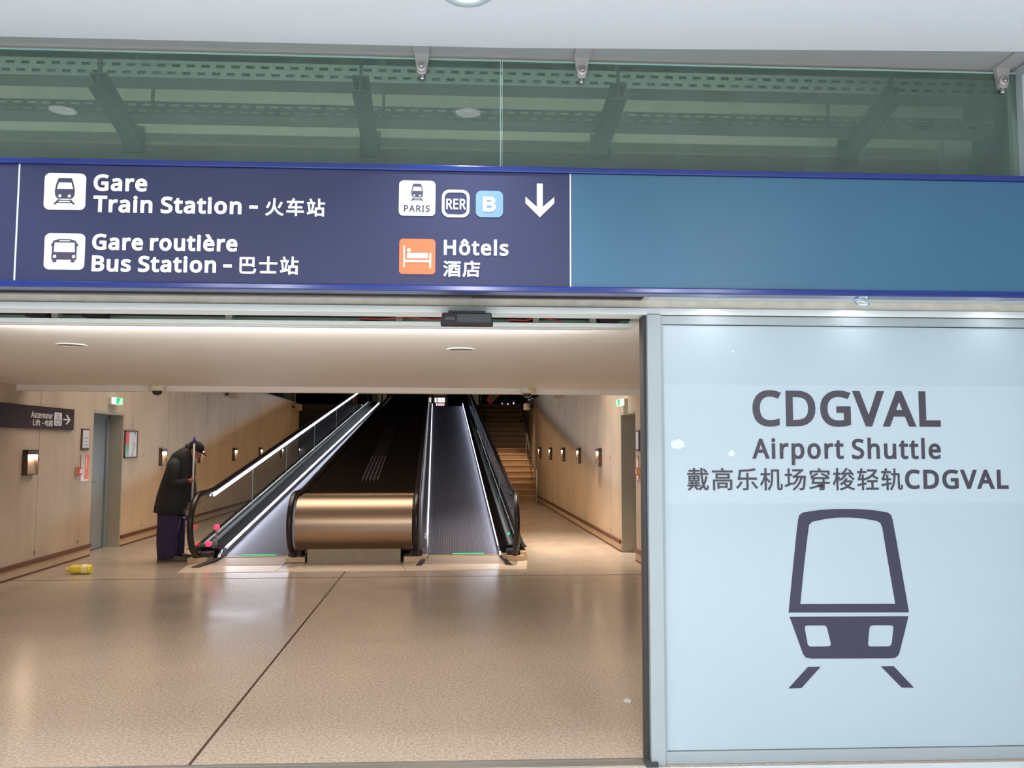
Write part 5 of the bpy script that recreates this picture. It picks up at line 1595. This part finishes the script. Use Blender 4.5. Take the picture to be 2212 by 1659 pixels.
# ================================================================== WALL LAMPS
LW = ['wall lamp nearest on the left wall under the lift sign', 'wall lamp on the left wall behind the cleaner\'s back', 'wall lamp on the left wall just beyond the cleaner\'s face',
      'wall lamp on the left wall next beyond the cleaner, above the newel', 'wall lamp on the left wall half hidden by the walkway handrail', 'wall lamp seen through the left walkway glass, nearer one',
      'wall lamp seen through the left walkway glass, farther one']
lamp0 = None
LZ = 1.385
for lb, (px_, py_) in zip(LW, ((60, 1000), (348.5, 988), (431, 984), (505, 982), (561, 977), (607, 974), (644, 973))):
    yy, _ = seen_x(px_, py_, XL)
    if lamp0 is None:
        t = thing('wall_lamp', lb, 'wall lamp', (XL, yy, LZ - 0.155), group='lamps along the left wall')
        W2 = 0.135
        hb = MB().box(XL, XL + 0.06, yy - W2, yy - W2 + 0.012, LZ - 0.155, LZ + 0.155).box(XL, XL + 0.06, yy + W2 - 0.012, yy + W2, LZ - 0.155, LZ + 0.155)
        hb.box(XL, XL + 0.06, yy - W2, yy + W2, LZ + 0.095, LZ + 0.155).box(XL, XL + 0.06, yy - W2, yy + W2, LZ - 0.155, LZ - 0.143).box(XL, XL + 0.006, yy - W2, yy + W2, LZ - 0.155, LZ + 0.155)
        part('housing', hb, 'lamp_bronze', t)
        wi = W2 - 0.013
        part('reflector', MB().prism([(0.007, 0.06), (0.010, 0.06), (0.056, -0.142), (0.007, -0.142)], lambda u, v, w: (XL + u, yy + w, LZ + v), -wi, wi), 'lamp_bowl', t)
        part('diffuser', MB().prism([(0.010, 0.094), (0.050, 0.094), (0.046, 0.060), (0.018, 0.036)], lambda u, v, w: (XL + u, yy + w, LZ + v), -wi, wi), 'lamp_glow', t)
        lamp0, ly0 = t, yy
    else:
        dup(lamp0, (0, yy - ly0, 0), lb)
dup(lamp0, (0, -3.1, 0), 'wall lamp on the left wall this side of the lift sign, outside the left edge')
RWL = ['wall lamp nearest on the right wall, within the pale area', 'second wall lamp from the door recess on the right wall', 'middle lamp of the five on the right wall',
       'fourth lamp from the door recess on the right wall', 'farthest wall lamp on the right wall, nearest the stair handrail']
lamp1 = None
for lb, (px_, py_) in zip(RWL, ((1297, 987), (1253, 983), (1219, 981), (1191, 979), (1168, 977))):
    yy, _ = seen_x(px_, py_, XR)
    d = Vector((XR, yy, LZ + 0.025)) - Vector((XL, ly0, LZ))
    r = lamp0.copy(); COL.objects.link(r)
    r.matrix_world = Matrix.Translation(Vector((XR, yy, LZ + 0.025 - 0.155))) @ Matrix.Rotation(math.pi, 4, 'Z')
    r['label'] = lb; r['group'] = 'lamps along the right wall'
    for ch in list(lamp0.children):
        c = ch.copy(); COL.objects.link(c); c.parent = r


# ================================================================== THINGS ON THE WALLS
def wall_lettering(name, parent, loops, X, s, material, bold=0.0, thick=0.003):
    """outlines in (u, z), u running to the viewer's right, on a wall facing s*X"""
    me = glyph_meshes(name, loops, thick, bold)
    b = Vector(parent['_b'])
    for v in me.vertices:
        u, z, d = v.co.x, v.co.y, v.co.z
        v.co = Vector((X + s * (thick / 2 + d), s * u, z)) - b
    return part(name, me, material, parent)


# lift sign on the left wall
ls = thing('lift_sign', 'dark flat sign with white lift lettering and arrow on the left wall', 'sign', (XL, 10.6, 1.8))
part('board', MB().box(XL, XL + 0.03, 9.0, 11.92, 1.80, 2.087), 'lift_sign_dark', ls, 0.003)
XS = XL + 0.0305


def lsx(px, py):
    return seen_x(px, py, XS)


def lline(txt, a, b, yb, yt, cjk=None, bold=0.001):
    u0, z0 = lsx(a, yb); u1, _ = lsx(b, yb); _, z1 = lsx(a, yt)
    return wall_lettering('text_line', ls, text_loops(txt, z1 - z0, u0, z0, u1 - u0, cjk), XS, 1, 'sign_letter_soft', bold)


lline('Ascenseur', 67, 114, 901.5, 888.5)
lline('Lift', 71, 86.5, 918.5, 906.5)
lline('-', 90.7, 95, 918.5, 906.5)
u0, z0 = lsx(97, 920.5); u1, _ = lsx(113, 920.5)
wall_lettering('text_line', ls, text_loops('电梯', 0.05, u0, z0 + 0.006, u1 - u0, 0.088), XS, 1, 'sign_letter_soft', 0.001)
u0, z1 = lsx(117.5, 890.5); u1, z0 = lsx(132.5, 920)
pl = wall_lettering('lift_pictogram', ls, [rrect(u0, u1, z0, z1, 0.02)], XS, 1, 'paper_white')
W_, H_ = u1 - u0, z1 - z0
ic = [[(u0 + a * W_, z0 + b * H_) for a, b in l] for l in ([(.2, .10), (.8, .10), (.8, .52), (.2, .52)], [(.3, .17), (.7, .17), (.7, .45), (.3, .45)],
      [(.5, .60), (.75, .72), (.25, .72)], [(.5, .92), (.75, .80), (.25, .80)])]
ic2 = ic + [[(u0 + a * W_, z0 + b * H_) for a, b in circle(.38, .38, .06, 10, .035)], [(u0 + a * W_, z0 + b * H_) for a, b in circle(.62, .38, .06, 10, .035)]]
wall_lettering('lift_symbol', pl, ic2, XS + 0.003, 1, 'paper_grey')
u0, z1 = lsx(137, 895); u1, z0 = lsx(151.5, 918)
W_, H_ = u1 - u0, z1 - z0
arr = [(0, .44), (.70, .44), (.36, .08), (.50, 0.0), (1.0, .5), (.50, 1.0), (.36, .92), (.70, .56), (0, .56)]
wall_lettering('right_arrow', ls, [[(u0 + a * W_, z0 + b * H_) for a, b in arr]], XS, 1, 'sign_letter_soft')


def wbox(X, s, d0, d1, ya, yb, za, zb_):
    a, b = sorted((X + s * d0, X + s * d1))
    return MB().box(a, b, min(ya, yb), max(ya, yb), za, zb_)


def plaque(X, s, ya, yb, za, zc, label):
    t = thing('notice_plaque', label, 'notice', (X, (ya + yb) / 2, za), group='framed notices by the recesses')
    part('frame', wbox(X, s, 0, 0.02, ya, yb, za, zc), 'plaque_frame', t, 0.002)
    part('sheet', wbox(X, s, 0.02, 0.022, ya + 0.02, yb - 0.02, za + 0.03, zc - 0.02), 'paper_white', t)
    for k in range(3):
        part('text_block', wbox(X, s, 0.022, 0.0225, ya + 0.06, yb - 0.06, zc - 0.14 - k * 0.05, zc - 0.125 - k * 0.05), 'paper_grey', t)
    return t


plaque(XL, 1, 12.22, 12.47, 1.53, 1.83, 'white framed notice on the left wall beside the blue-grey door')
plaque(XR, -1, 11.35, 11.53, 1.53, 1.82, 'narrow framed notice on the right wall next to the white jamb')


def evac_sheet(X, s, ya, yb, za, zc, label):
    t = thing('orange_notice', label, 'notice', (X, (ya + yb) / 2, za), group='orange safety notices')
    part('backing', wbox(X, s, 0, 0.012, ya, yb, za, zc), 'clear_acrylic', t)
    ym = ya + (yb - ya) * (0.5)
    part('orange_field', wbox(X, s, 0.012, 0.014, ym, yb - 0.01, za + 0.02, zc - 0.01), 'orange_sheet', t)
    part('text_strip', wbox(X, s, 0.014, 0.0145, ym + 0.03, ym + 0.05, za + 0.18, zc - 0.04), 'paper_white', t)
    return t


evac_sheet(XL, 1, 12.24, 12.50, 1.09, 1.46, 'orange and grey safety sheet on the left wall behind the call point')
evac_sheet(XR, -1, 11.43, 11.58, 1.12, 1.47, 'orange safety sheet on the right wall behind the red call point')


def call_point(X, s, y, z, label):
    t = thing('fire_call_point', label, 'call point', (X, y, z - 0.055), group='fire call points')
    part('box', wbox(X, s, 0, 0.055, y - 0.055, y + 0.055, z - 0.055, z + 0.055), 'alarm_red', t, 0.005)
    part('push_plate', wbox(X, s, 0.055, 0.058, y - 0.032, y + 0.032, z - 0.03, z + 0.03), 'paper_white', t)
    a, b = sorted((X, X + s * 0.052))
    part('side_label', MB().box(a + 0.004, b - 0.004, y - 0.0565, y - 0.055, z - 0.05, z + 0.05), 'alarm_cream', t)
    return t


call_point(XL, 1, 12.13, 1.235, 'red fire call point on the left wall near the door recess')
call_point(XR, -1, 11.36, 1.25, 'red fire call point on the right wall next to the white jamb')

# framed safety board, red over green on its left, grey sheet on its right
fb = thing('safety_board', 'framed safety board, red over green beside a grey sheet, on the left wall', 'board', (XL, 14.06, 1.37))
ya, yb, za, zc = 13.80, 14.34, 1.39, 1.835
part('frame', MB().box(XL, XL + 0.03, ya, yb, za, za + 0.02).box(XL, XL + 0.03, ya, yb, zc - 0.02, zc).box(XL, XL + 0.03, ya, ya + 0.015, za, zc).box(XL, XL + 0.03, yb - 0.03, yb, za, zc), 'plaque_frame', fb, 0.003)
part('grey_sheet', MB().box(XL, XL + 0.02, ya + 0.17, yb - 0.03, za + 0.02, zc - 0.02), 'paper_white', fb)
part('red_field', MB().box(XL, XL + 0.02, ya + 0.015, ya + 0.17, za + 0.225, zc - 0.02), 'poster_red_flat', fb)
part('green_field', MB().box(XL, XL + 0.02, ya + 0.015, ya + 0.17, za + 0.02, za + 0.225), 'poster_green_flat', fb)
part('cover_fold', MB().tube([(XL + 0.03, ya + 0.40, zc - 0.03), (XL + 0.034, ya + 0.37, 1.6), (XL + 0.03, ya + 0.30, za + 0.03)], 0.006, 6), 'polished_steel', fb)


def exit_sign(X, s, y, z, label):
    t = thing('exit_sign', label, 'exit sign', (X, y, z - 0.055), group='exit signs over the recesses')
    part('casing', wbox(X, s, 0, 0.05, y - 0.15, y + 0.15, z - 0.055, z + 0.055), 'exit_case', t, 0.004)
    d = part('diffuser', wbox(X, s, 0.05, 0.115, y - 0.14, y + 0.14, z - 0.05, z + 0.05), 'exit_white', t, 0.004, label='glowing white diffuser')
    g = part('green_pictogram', wbox(X, s, 0.115, 0.117, y - 0.132, y + 0.132, z - 0.046, z + 0.046), 'exit_green', d)
    # running figure and doorway
    xs = X + s * 0.117
    m = lambda l: [(s * (y + 0.01 + u * 0.11), z + v * 0.075) for u, v in l]
    wall_lettering('running_figure', g, [m([(-.15, .05), (.1, .2), (.25, .05), (.1, -.05), (.3, -.45), (.15, -.5), (0, -.15), (-.2, -.3), (-.45, -.25), (-.45, -.35), (-.15, -.42), (-.05, -.1)]),
                                         m(circle(.12, .36, .09, 10, .11)), m([(.5, .5), (.75, .5), (.75, -.5), (.5, -.5)])], xs, s, 'exit_white')
    return t


exit_sign(XL, 1, 13.27, 2.275, 'small green exit sign above the blue-grey door on the left wall')
exit_sign(XR, -1, 12.28, 2.25, 'small green exit sign above the door recess on the right wall')


def speaker(X, s, y, z, label):
    t = thing('wall_speaker', label, 'speaker', (X, y, z - 0.1), group='wall speakers')
    part('cabinet', wbox(X, s, 0.10, 0.30, y - 0.16, y + 0.16, z - 0.1, z + 0.11), 'speaker_beige', t, 0.012)
    part('bracket', wbox(X, s, 0.0, 0.10, y - 0.03, y + 0.03, z - 0.02, z + 0.06), 'plaque_frame', t)
    return t


speaker(XL, 1, 19.9, 2.78, 'box speaker high on the left wall, its top cut by the ceiling edge')
speaker(XL, 1, 28.3, 2.86, 'box speaker at the far dark end of the left wall')
speaker(XR, -1, 18.5, 2.76, 'box speaker high on the right wall, its top cut by the ceiling edge')
speaker(XR, -1, 25.7, 2.80, 'box speaker on the right wall above the stair handrail')

for xx, lb in ((-3.47, 'white dome camera under the ceiling edge on the left'), (0.99, 'white dome camera under the ceiling edge above the stairs')):
    t = thing('dome_camera', lb, 'security camera', (xx, 10.28, 2.2), group='dome cameras on the ceiling edge')
    part('body', MB().lathe([(0.088, 2.32), (0.092, 2.31), (0.092, 2.262), (0.080, 2.250), (0.056, 2.246)], (xx, 10.28, 0), n=28), 'dome_white', t)
    part('dome', MB().lathe([(0.056, 2.248), (0.056, 2.232), (0.048, 2.212), (0.030, 2.199), (0.008, 2.194)], (xx, 10.28, 0), n=24), 'dome_smoke', t)
    part('maker_label', MB().box(xx + 0.0, xx + 0.05, 10.182, 10.19, 2.298, 2.312), 'label_yellow', t)

# ================================================================== YELLOW BOTTLE ON THE FLOOR
bx0, by0, br = -4.70, 10.90, 0.058
bt = thing('plastic_bottle', 'yellow plastic bottle lying on the floor near the left wall', 'bottle', (-4.55, by0, 0))
prof = [(0.026, -4.672), (0.032, -4.662), (0.050, -4.635), (0.058, -4.61), (0.057, -4.56), (0.051, -4.535), (0.057, -4.51), (0.058, -4.43), (0.055, -4.405), (0.040, -4.398)]
prof = [(r, x + 0.0) for r, x in prof]
part('body', MB().lathe(prof, (0, by0, br), 'X', 20), 'bottle_yellow', bt)
part('cap', MB().lathe([(0.023, -4.700), (0.027, -4.696), (0.027, -4.670), (0.024, -4.666)], (0, by0, br), 'X', 16), 'bottle_yellow', bt)
part('sleeve', MB().lathe([(0.0585, -4.505), (0.0588, -4.50), (0.0588, -4.44), (0.0585, -4.435)], (0, by0, br), 'X', 20, caps=False), 'bottle_label', bt)

sc_ = [(0.0, 0.0), (0.028, -0.012), (0.040, 0.030), (0.022, 0.085), (0.004, 0.060), (-0.012, 0.030)]
single('paper_scrap', MB().prism([(1.13 + a, 5.27 + b) for a, b in sc_], lambda u, v, w: (u, v, w + 0.004 * (u - 1.13) / 0.04), 0.0, 0.003), 'paper_white', 'tiny white paper scrap on the floor by the right door jamb', 'paper scrap')

# ================================================================== THE CLEANER
PYC = 11.97


def pz(py):
    return (1212 - py) * 0.00641


def pX(px, py):
    return -3.47 + (px - 427) * 0.00622 + 0.045 * (py - 942) / 270 - 0.005


person = thing('person', 'stooped person in a dark coat, purple trousers and black cap holding a pole', 'person', (-3.75, PYC, 0))
PB = Vector(person['_b'])


def skin_mesh(name, verts, edges, root=0, sub=2):
    """verts: (x, y, z, rx, ry); one continuous surface grown around the joints"""
    me = bpy.data.meshes.new(name)
    me.from_pydata([Vector(v[:3]) - PB for v in verts], edges, [])
    o = bpy.data.objects.new(name, me)
    COL.objects.link(o)
    md = o.modifiers.new('skin', 'SKIN')
    md.use_smooth_shade = True
    md.branch_smoothing = 0.6
    for i, v in enumerate(verts):
        sv = me.skin_vertices[0].data[i]
        sv.radius = (v[3], v[4] if len(v) > 4 else v[3])
        sv.use_root = (i == root)
    ss = o.modifiers.new('sub', 'SUBSURF'); ss.levels = sub; ss.render_levels = sub
    dg = bpy.context.evaluated_depsgraph_get()
    out = bpy.data.meshes.new_from_object(o.evaluated_get(dg))
    bpy.data.objects.remove(o); bpy.data.meshes.remove(me)
    out.name = name
    for p in out.polygons: p.use_smooth = True
    return out


V = []; E = []


def jn(x, y, z, r, ry=None, link=None):
    V.append((x, y, z, r, ry or r))
    i = len(V) - 1
    if link is not None: E.append((link, i))
    return i


Y = PYC
pel = jn(-3.79, Y, 0.86, 0.135, 0.16)
bel = jn(-3.79, Y, 1.02, 0.125, 0.155, pel)
chs = jn(-3.755, Y, 1.22, 0.13, 0.165, bel)
shl = jn(-3.70, Y, 1.38, 0.12, 0.15, chs)
nk0 = jn(-3.635, Y, 1.47, 0.058, 0.06, shl)
nk1 = jn(-3.59, Y, 1.50, 0.055, 0.058, nk0)
for s in (-1, 1):                                   # s = -1: the arm and leg on the viewer's side
    hp = jn(-3.78 + 0.02 * s, Y + s * 0.10, 0.80, 0.098, 0.10, pel)
    kn = jn(-3.77 + 0.02 * s, Y + s * 0.11, 0.46, 0.065, 0.065, hp)
    an = jn(-3.80 + 0.04 * s, Y + s * 0.12, 0.10, 0.045, 0.045, kn)
    ft = jn(-3.63 + 0.05 * s, Y + s * 0.13, 0.045, 0.035, 0.045, an)
    sh = jn(-3.69, Y + s * 0.19, 1.36, 0.075, 0.075, shl)
    if s < 0:
        el = jn(-3.70, Y - 0.27, 1.08, 0.05, 0.05, sh)
        wr = jn(-3.53, Y - 0.16, 1.11, 0.030, 0.030, el)
        pm = jn(-3.485, Y - 0.105, 1.118, 0.030, 0.022, wr)
        wr1 = (wr, pm)
    else:
        el = jn(-3.64, Y + 0.27, 1.06, 0.05, 0.05, sh)
        wr = jn(-3.53, Y + 0.12, 0.80, 0.030, 0.030, el)
        pm = jn(-3.50, Y + 0.075, 0.735, 0.030, 0.022, wr)
body_me = skin_mesh('body', V, E, pel)
POLE_T = Vector((-3.468, Y - 0.155, 1.715)); POLE_B = Vector((-3.512, Y - 0.03, 0.60))


def on_pole(z):
    t = (z - POLE_T.z) / (POLE_B.z - POLE_T.z)
    return POLE_T + (POLE_B - POLE_T) * t


# head: skull shaped by hand, looking down and to the right
def head_mb(c, tilt):
    rot = Matrix.Rotation(tilt, 3, 'Y')
    rings = []
    n, m = 28, 22
    for i in range(1, m):
        t = math.pi * i / m
        ring = []
        for k in range(n):
            p = 2 * math.pi * k / n
            x = 0.098 * math.sin(t) * math.cos(p); y = 0.078 * math.sin(t) * math.sin(p); z = -0.118 * math.cos(t)
            if z < 0: y *= 1 + 0.9 * z; x *= (1 + 0.8 * z) if x < 0 else 1.0       # jaw narrower than skull
            fr = max(0.0, math.cos(p)) ** 6 if x > 0 else 0.0
            mid = math.exp(-(y / 0.013) ** 2) if x > 0 else 0
            x += 0.030 * mid * math.exp(-((z + 0.018) / 0.022) ** 2)               # nose
            x += 0.006 * math.exp(-((z - 0.030) / 0.014) ** 2) * fr                # brow
            x -= 0.010 * math.exp(-((z - 0.008) / 0.014) ** 2) * math.exp(-((abs(y) - 0.030) / 0.014) ** 2) * (1 if x > 0 else 0)   # eye sockets
            x += 0.008 * math.exp(-((z + 0.062) / 0.010) ** 2) * fr * math.exp(-(y / 0.024) ** 2)       # lips
            x += 0.012 * math.exp(-((z + 0.100) / 0.016) ** 2) * fr                # chin
            ring.append(Vector(c) + rot @ Vector((x, y, z)))
        rings.append(ring)
    mb = MB().loft(rings, True)
    for s in (-1, 1):                                                               # ears
        mb.sphere(Vector(c) + rot @ Vector((-0.008, s * 0.078, -0.006)), (0.020, 0.010, 0.032), 12, 8)
    return mb, rot


HC = Vector((-3.505, Y, 1.525)); TILT = math.radians(32)
hm, HROT = head_mb(HC, TILT)
# hand with five fingers closed around the pole
def hand_mb(zc, side, s):
    mb = MB()
    c = on_pole(zc)
    palm = c + Vector((-0.022, s * 0.020, 0.0))
    mb.sphere(palm, (0.026, 0.016, 0.042), 14, 10)
    mb.tube([palm + Vector((-0.07, s * 0.035, -0.004)), palm + Vector((-0.015, s * 0.006, 0))], [0.028, 0.026], 12)
    for k, (L, r) in enumerate(((0.92, 0.0092), (1.0, 0.0096), (0.95, 0.0092), (0.80, 0.0080))):
        z = zc + 0.030 - k * 0.0195
        q = on_pole(z)
        pts = []
        for j in range(7):
            a = math.radians(215 * s - s * (j * 36 * L))
            pts.append(q + Vector((0.0215 * math.cos(a), 0.0215 * math.sin(a) * -1, 0.003 * math.sin(j))))
        mb.tube([palm + Vector((0.0, s * 0.004, z - zc))] + pts, [r * 1.05] + [r * (1 - 0.05 * j) for j in range(7)], 9)
    q = on_pole(zc + 0.052)
    mb.tube([palm + Vector((-0.006, -s * 0.006, 0.024)), palm + Vector((0.004, -s * 0.022, 0.040)), q + Vector((-0.004, -s * 0.022, 0.002)), q + Vector((0.016, -s * 0.017, 0.006))], [0.013, 0.0115, 0.0105, 0.0085], 9)
    return mb


bm = bmesh.new()
bm.from_mesh(body_me)
for mb in (hm, hand_mb(1.118, 0, -1), hand_mb(0.735, 0, 1)):
    tmp = mesh_from(mb, 'tmp', person['_b'])
    bm.from_mesh(tmp); bpy.data.meshes.remove(tmp)
bm.to_mesh(body_me); bm.free()
for p in body_me.polygons: p.use_smooth = True
part('body', body_me, 'skin', person)
# eyes and brows
ey = MB()
for s in (-1, 1): ey.sphere(HC + HROT @ Vector((0.080, s * 0.030, 0.008)), 0.010, 10, 8)
part('eyes', ey, 'dome_white', person)
hair = MB()
for s in (-1, 1):
    hair.sphere(HC + HROT @ Vector((-0.045, s * 0.052, -0.012)), (0.045, 0.030, 0.058), 14, 10)
hair.sphere(HC + HROT @ Vector((-0.070, 0, -0.022)), (0.038, 0.060, 0.060), 14, 10)
part('hair', hair, 'hair_dark', person)
cap = MB()
rings = []
for r, h in ((0.108, 0.018), (0.112, 0.040), (0.108, 0.075), (0.090, 0.108), (0.055, 0.130), (0.012, 0.138)):
    rings.append([HC + HROT @ Vector((r * math.cos(2 * math.pi * k / 28) * 1.0 - 0.004, r * 0.86 * math.sin(2 * math.pi * k / 28), h)) for k in range(28)])
cap.loft(rings, True)
cp_ = part('cap', cap, 'cap_black', person)
pk = MB()
outl = [(0.08, -0.075), (0.12, -0.068), (0.155, -0.045), (0.168, 0.0), (0.155, 0.045), (0.12, 0.068), (0.08, 0.075)]
pk.loft([[HC + HROT @ Vector((x, y, 0.030 - (x - 0.08) * 0.15)) for x, y in outl], [HC + HROT @ Vector((x, y, 0.037 - (x - 0.08) * 0.15)) for x, y in outl]], True, False)
part('cap_peak', pk, 'cap_black', cp_)


# coat: rings following the stooped back
def ring(xb, xf, z, hw, zt=0.0, n=28, p=2.4, yc=Y):
    out = []
    cx, rx = (xb + xf) / 2, (xf - xb) / 2
    for k in range(n):
        a = 2 * math.pi * k / n
        ca, sa = math.cos(a), math.sin(a)
        x = cx + rx * math.copysign(abs(ca) ** (2 / p), ca)
        y = yc + hw * math.copysign(abs(sa) ** (2 / p), sa)
        fold = 0.006 * math.sin(a * 7 + z * 9) * (1.45 - z)
        out.append((x + fold * ca, y + fold * sa, z + zt * (x - cx)))
    return out


CO = [(336, 402, 1108, 0.245), (338, 405, 1096, 0.247), (343, 412, 1074, 0.24), (350, 418, 1048, 0.232), (359, 421, 1023, 0.23), (366, 421, 1001, 0.232), (376, 419, 986, 0.215), (389, 417, 975, 0.16), (400, 417, 968, 0.085)]
rings = []
for b, f, py, hw in CO:
    rings.append(ring(pX(b, py), pX(f, py), pz(py), hw, -0.10 if py > 1000 else -0.25))
inner = [[(Vector(p) + (Vector((sum(q[0] for q in r) / len(r), Y, p[2])) - Vector(p)) * 0.06) for p in r] for r in rings[:3]]
ct = MB().loft(inner[::-1] + rings, True)
coat = part('coat', ct, 'coat_dark', person)
slv = MB()
slv.tube([(-3.70, Y - 0.16, 1.37), (-3.71, Y - 0.235, 1.30), (-3.715, Y - 0.275, 1.17), (-3.70, Y - 0.282, 1.08), (-3.65, Y - 0.255, 1.075), (-3.57, Y - 0.19, 1.095), (-3.535, Y - 0.165, 1.105)], [0.085, 0.088, 0.080, 0.075, 0.068, 0.056, 0.05], 14)
part('sleeve', slv, 'coat_dark', coat)
slv = MB()
slv.tube([(-3.70, Y + 0.16, 1.37), (-3.67, Y + 0.24, 1.28), (-3.645, Y + 0.28, 1.12), (-3.62, Y + 0.27, 1.04), (-3.57, Y + 0.19, 0.90), (-3.535, Y + 0.13, 0.815)], [0.085, 0.085, 0.078, 0.072, 0.058, 0.05], 14)
part('sleeve', slv, 'coat_dark', coat)
col = MB().loft([ring(pX(400, 968) - 0.01, pX(417, 968), pz(972), 0.09, -0.3), ring(pX(404, 962), pX(418, 962) + 0.01, pz(962), 0.082, -0.4), ring(pX(407, 962), pX(416, 962), pz(963), 0.07, -0.4)], True)
part('collar', col, 'coat_dark', coat)
# trousers
tr_ = MB()
tr_.loft([ring(pX(342, 1075), pX(404, 1075), pz(1085), 0.19), ring(pX(345, 1100), pX(399, 1100), pz(1100), 0.20), ring(pX(347, 1112), pX(397, 1112), pz(1112), 0.20)], True)
for s in (-1, 1):
    ox = 2 if s > 0 else -2
    rs = []
    for b, f, py, hw in ((347, 396, 1105, 0.105), (348, 396, 1125, 0.102), (349 + ox, 394 + ox, 1150, 0.092), (349 + ox, 392 + ox, 1175, 0.085), (350 + ox, 391 + ox, 1192, 0.084), (351 + ox, 390 + ox, 1203, 0.083)):
        rs.append(ring(pX(b, py), pX(f, py), pz(py), hw, 0, 24, 2.2, Y + s * 0.115))
    tr_.loft(rs, True)
part('trousers', tr_, 'trousers_purple', person)
# shoes
for s, (a, b) in ((-1, (347, 414)), (1, (352, 418))):
    y = Y + s * 0.125
    xa, xb = pX(a, 1210), pX(b, 1210)
    L = xb - xa
    so = MB()
    outl = []
    for k in range(24):
        t = 2 * math.pi * k / 24
        u = 0.5 + 0.5 * math.cos(t)
        outl.append((xa + L * u, y + (0.046 + 0.008 * math.sin(u * 3.1)) * math.sin(t)))
    so.loft([[(x, yy, 0.0) for x, yy in outl], [(x, yy, 0.024) for x, yy in outl]], True, False)
    so_ = part('shoe', None or MB().loft([[(x, yy, 0.022) for x, yy in outl],
                                          [(xa + (x - xa) * 0.99 + 0.002, y + (yy - y) * 0.99, 0.045) for x, yy in outl],
                                          [(xa + 0.005 + (x - xa) * 0.90, y + (yy - y) * 0.92, 0.068 + 0.01 * (1 - (x - xa) / L)) for x, yy in outl],
                                          [(xa + 0.012 + (x - xa) * 0.55, y + (yy - y) * 0.75, 0.10) for x, yy in outl],
                                          [(xa + 0.02 + (x - xa) * 0.40, y + (yy - y) * 0.7, 0.13) for x, yy in outl]], True), 'shoe_brown', person)
    part('sole', so, 'sole_tan', so_)

pole = thing('cleaning_pole', 'long white pole with purple ends held upright by the stooped person', 'pole', tuple(POLE_B))
part('shaft', MB().tube([POLE_B, POLE_T], 0.0125, 12), 'pole_white', pole)
e = (POLE_T - POLE_B).normalized()
part('grip', MB().tube([POLE_T - e * 0.09, POLE_T - e * 0.04, POLE_T - e * 0.035, POLE_T], [0.018, 0.022, 0.013, 0.014], 12), 'tool_purple', pole)
part('joint', MB().tube([on_pole(0.70), on_pole(0.66)], 0.024, 12).tube([on_pole(0.66) + Vector((-0.01, 0, 0)), on_pole(0.62) + Vector((-0.05, 0, -0.02)), on_pole(0.58) + Vector((-0.075, 0, -0.01))], [0.02, 0.026, 0.016], 10), 'tool_purple', pole)
part('cleaning_head', MB().hexa([(-3.63, Y - 0.05, 0.60), (-3.50, Y - 0.05, 0.545), (-3.50, Y + 0.10, 0.545), (-3.63, Y + 0.10, 0.60),
                                 (-3.625, Y - 0.04, 0.625), (-3.495, Y - 0.04, 0.57), (-3.495, Y + 0.09, 0.57), (-3.625, Y + 0.09, 0.625)]), 'tray_metal', pole, 0.004)
bpy.context.view_layer.update()
for _o in bpy.data.objects:
    if '_b' in _o: del _o['_b']
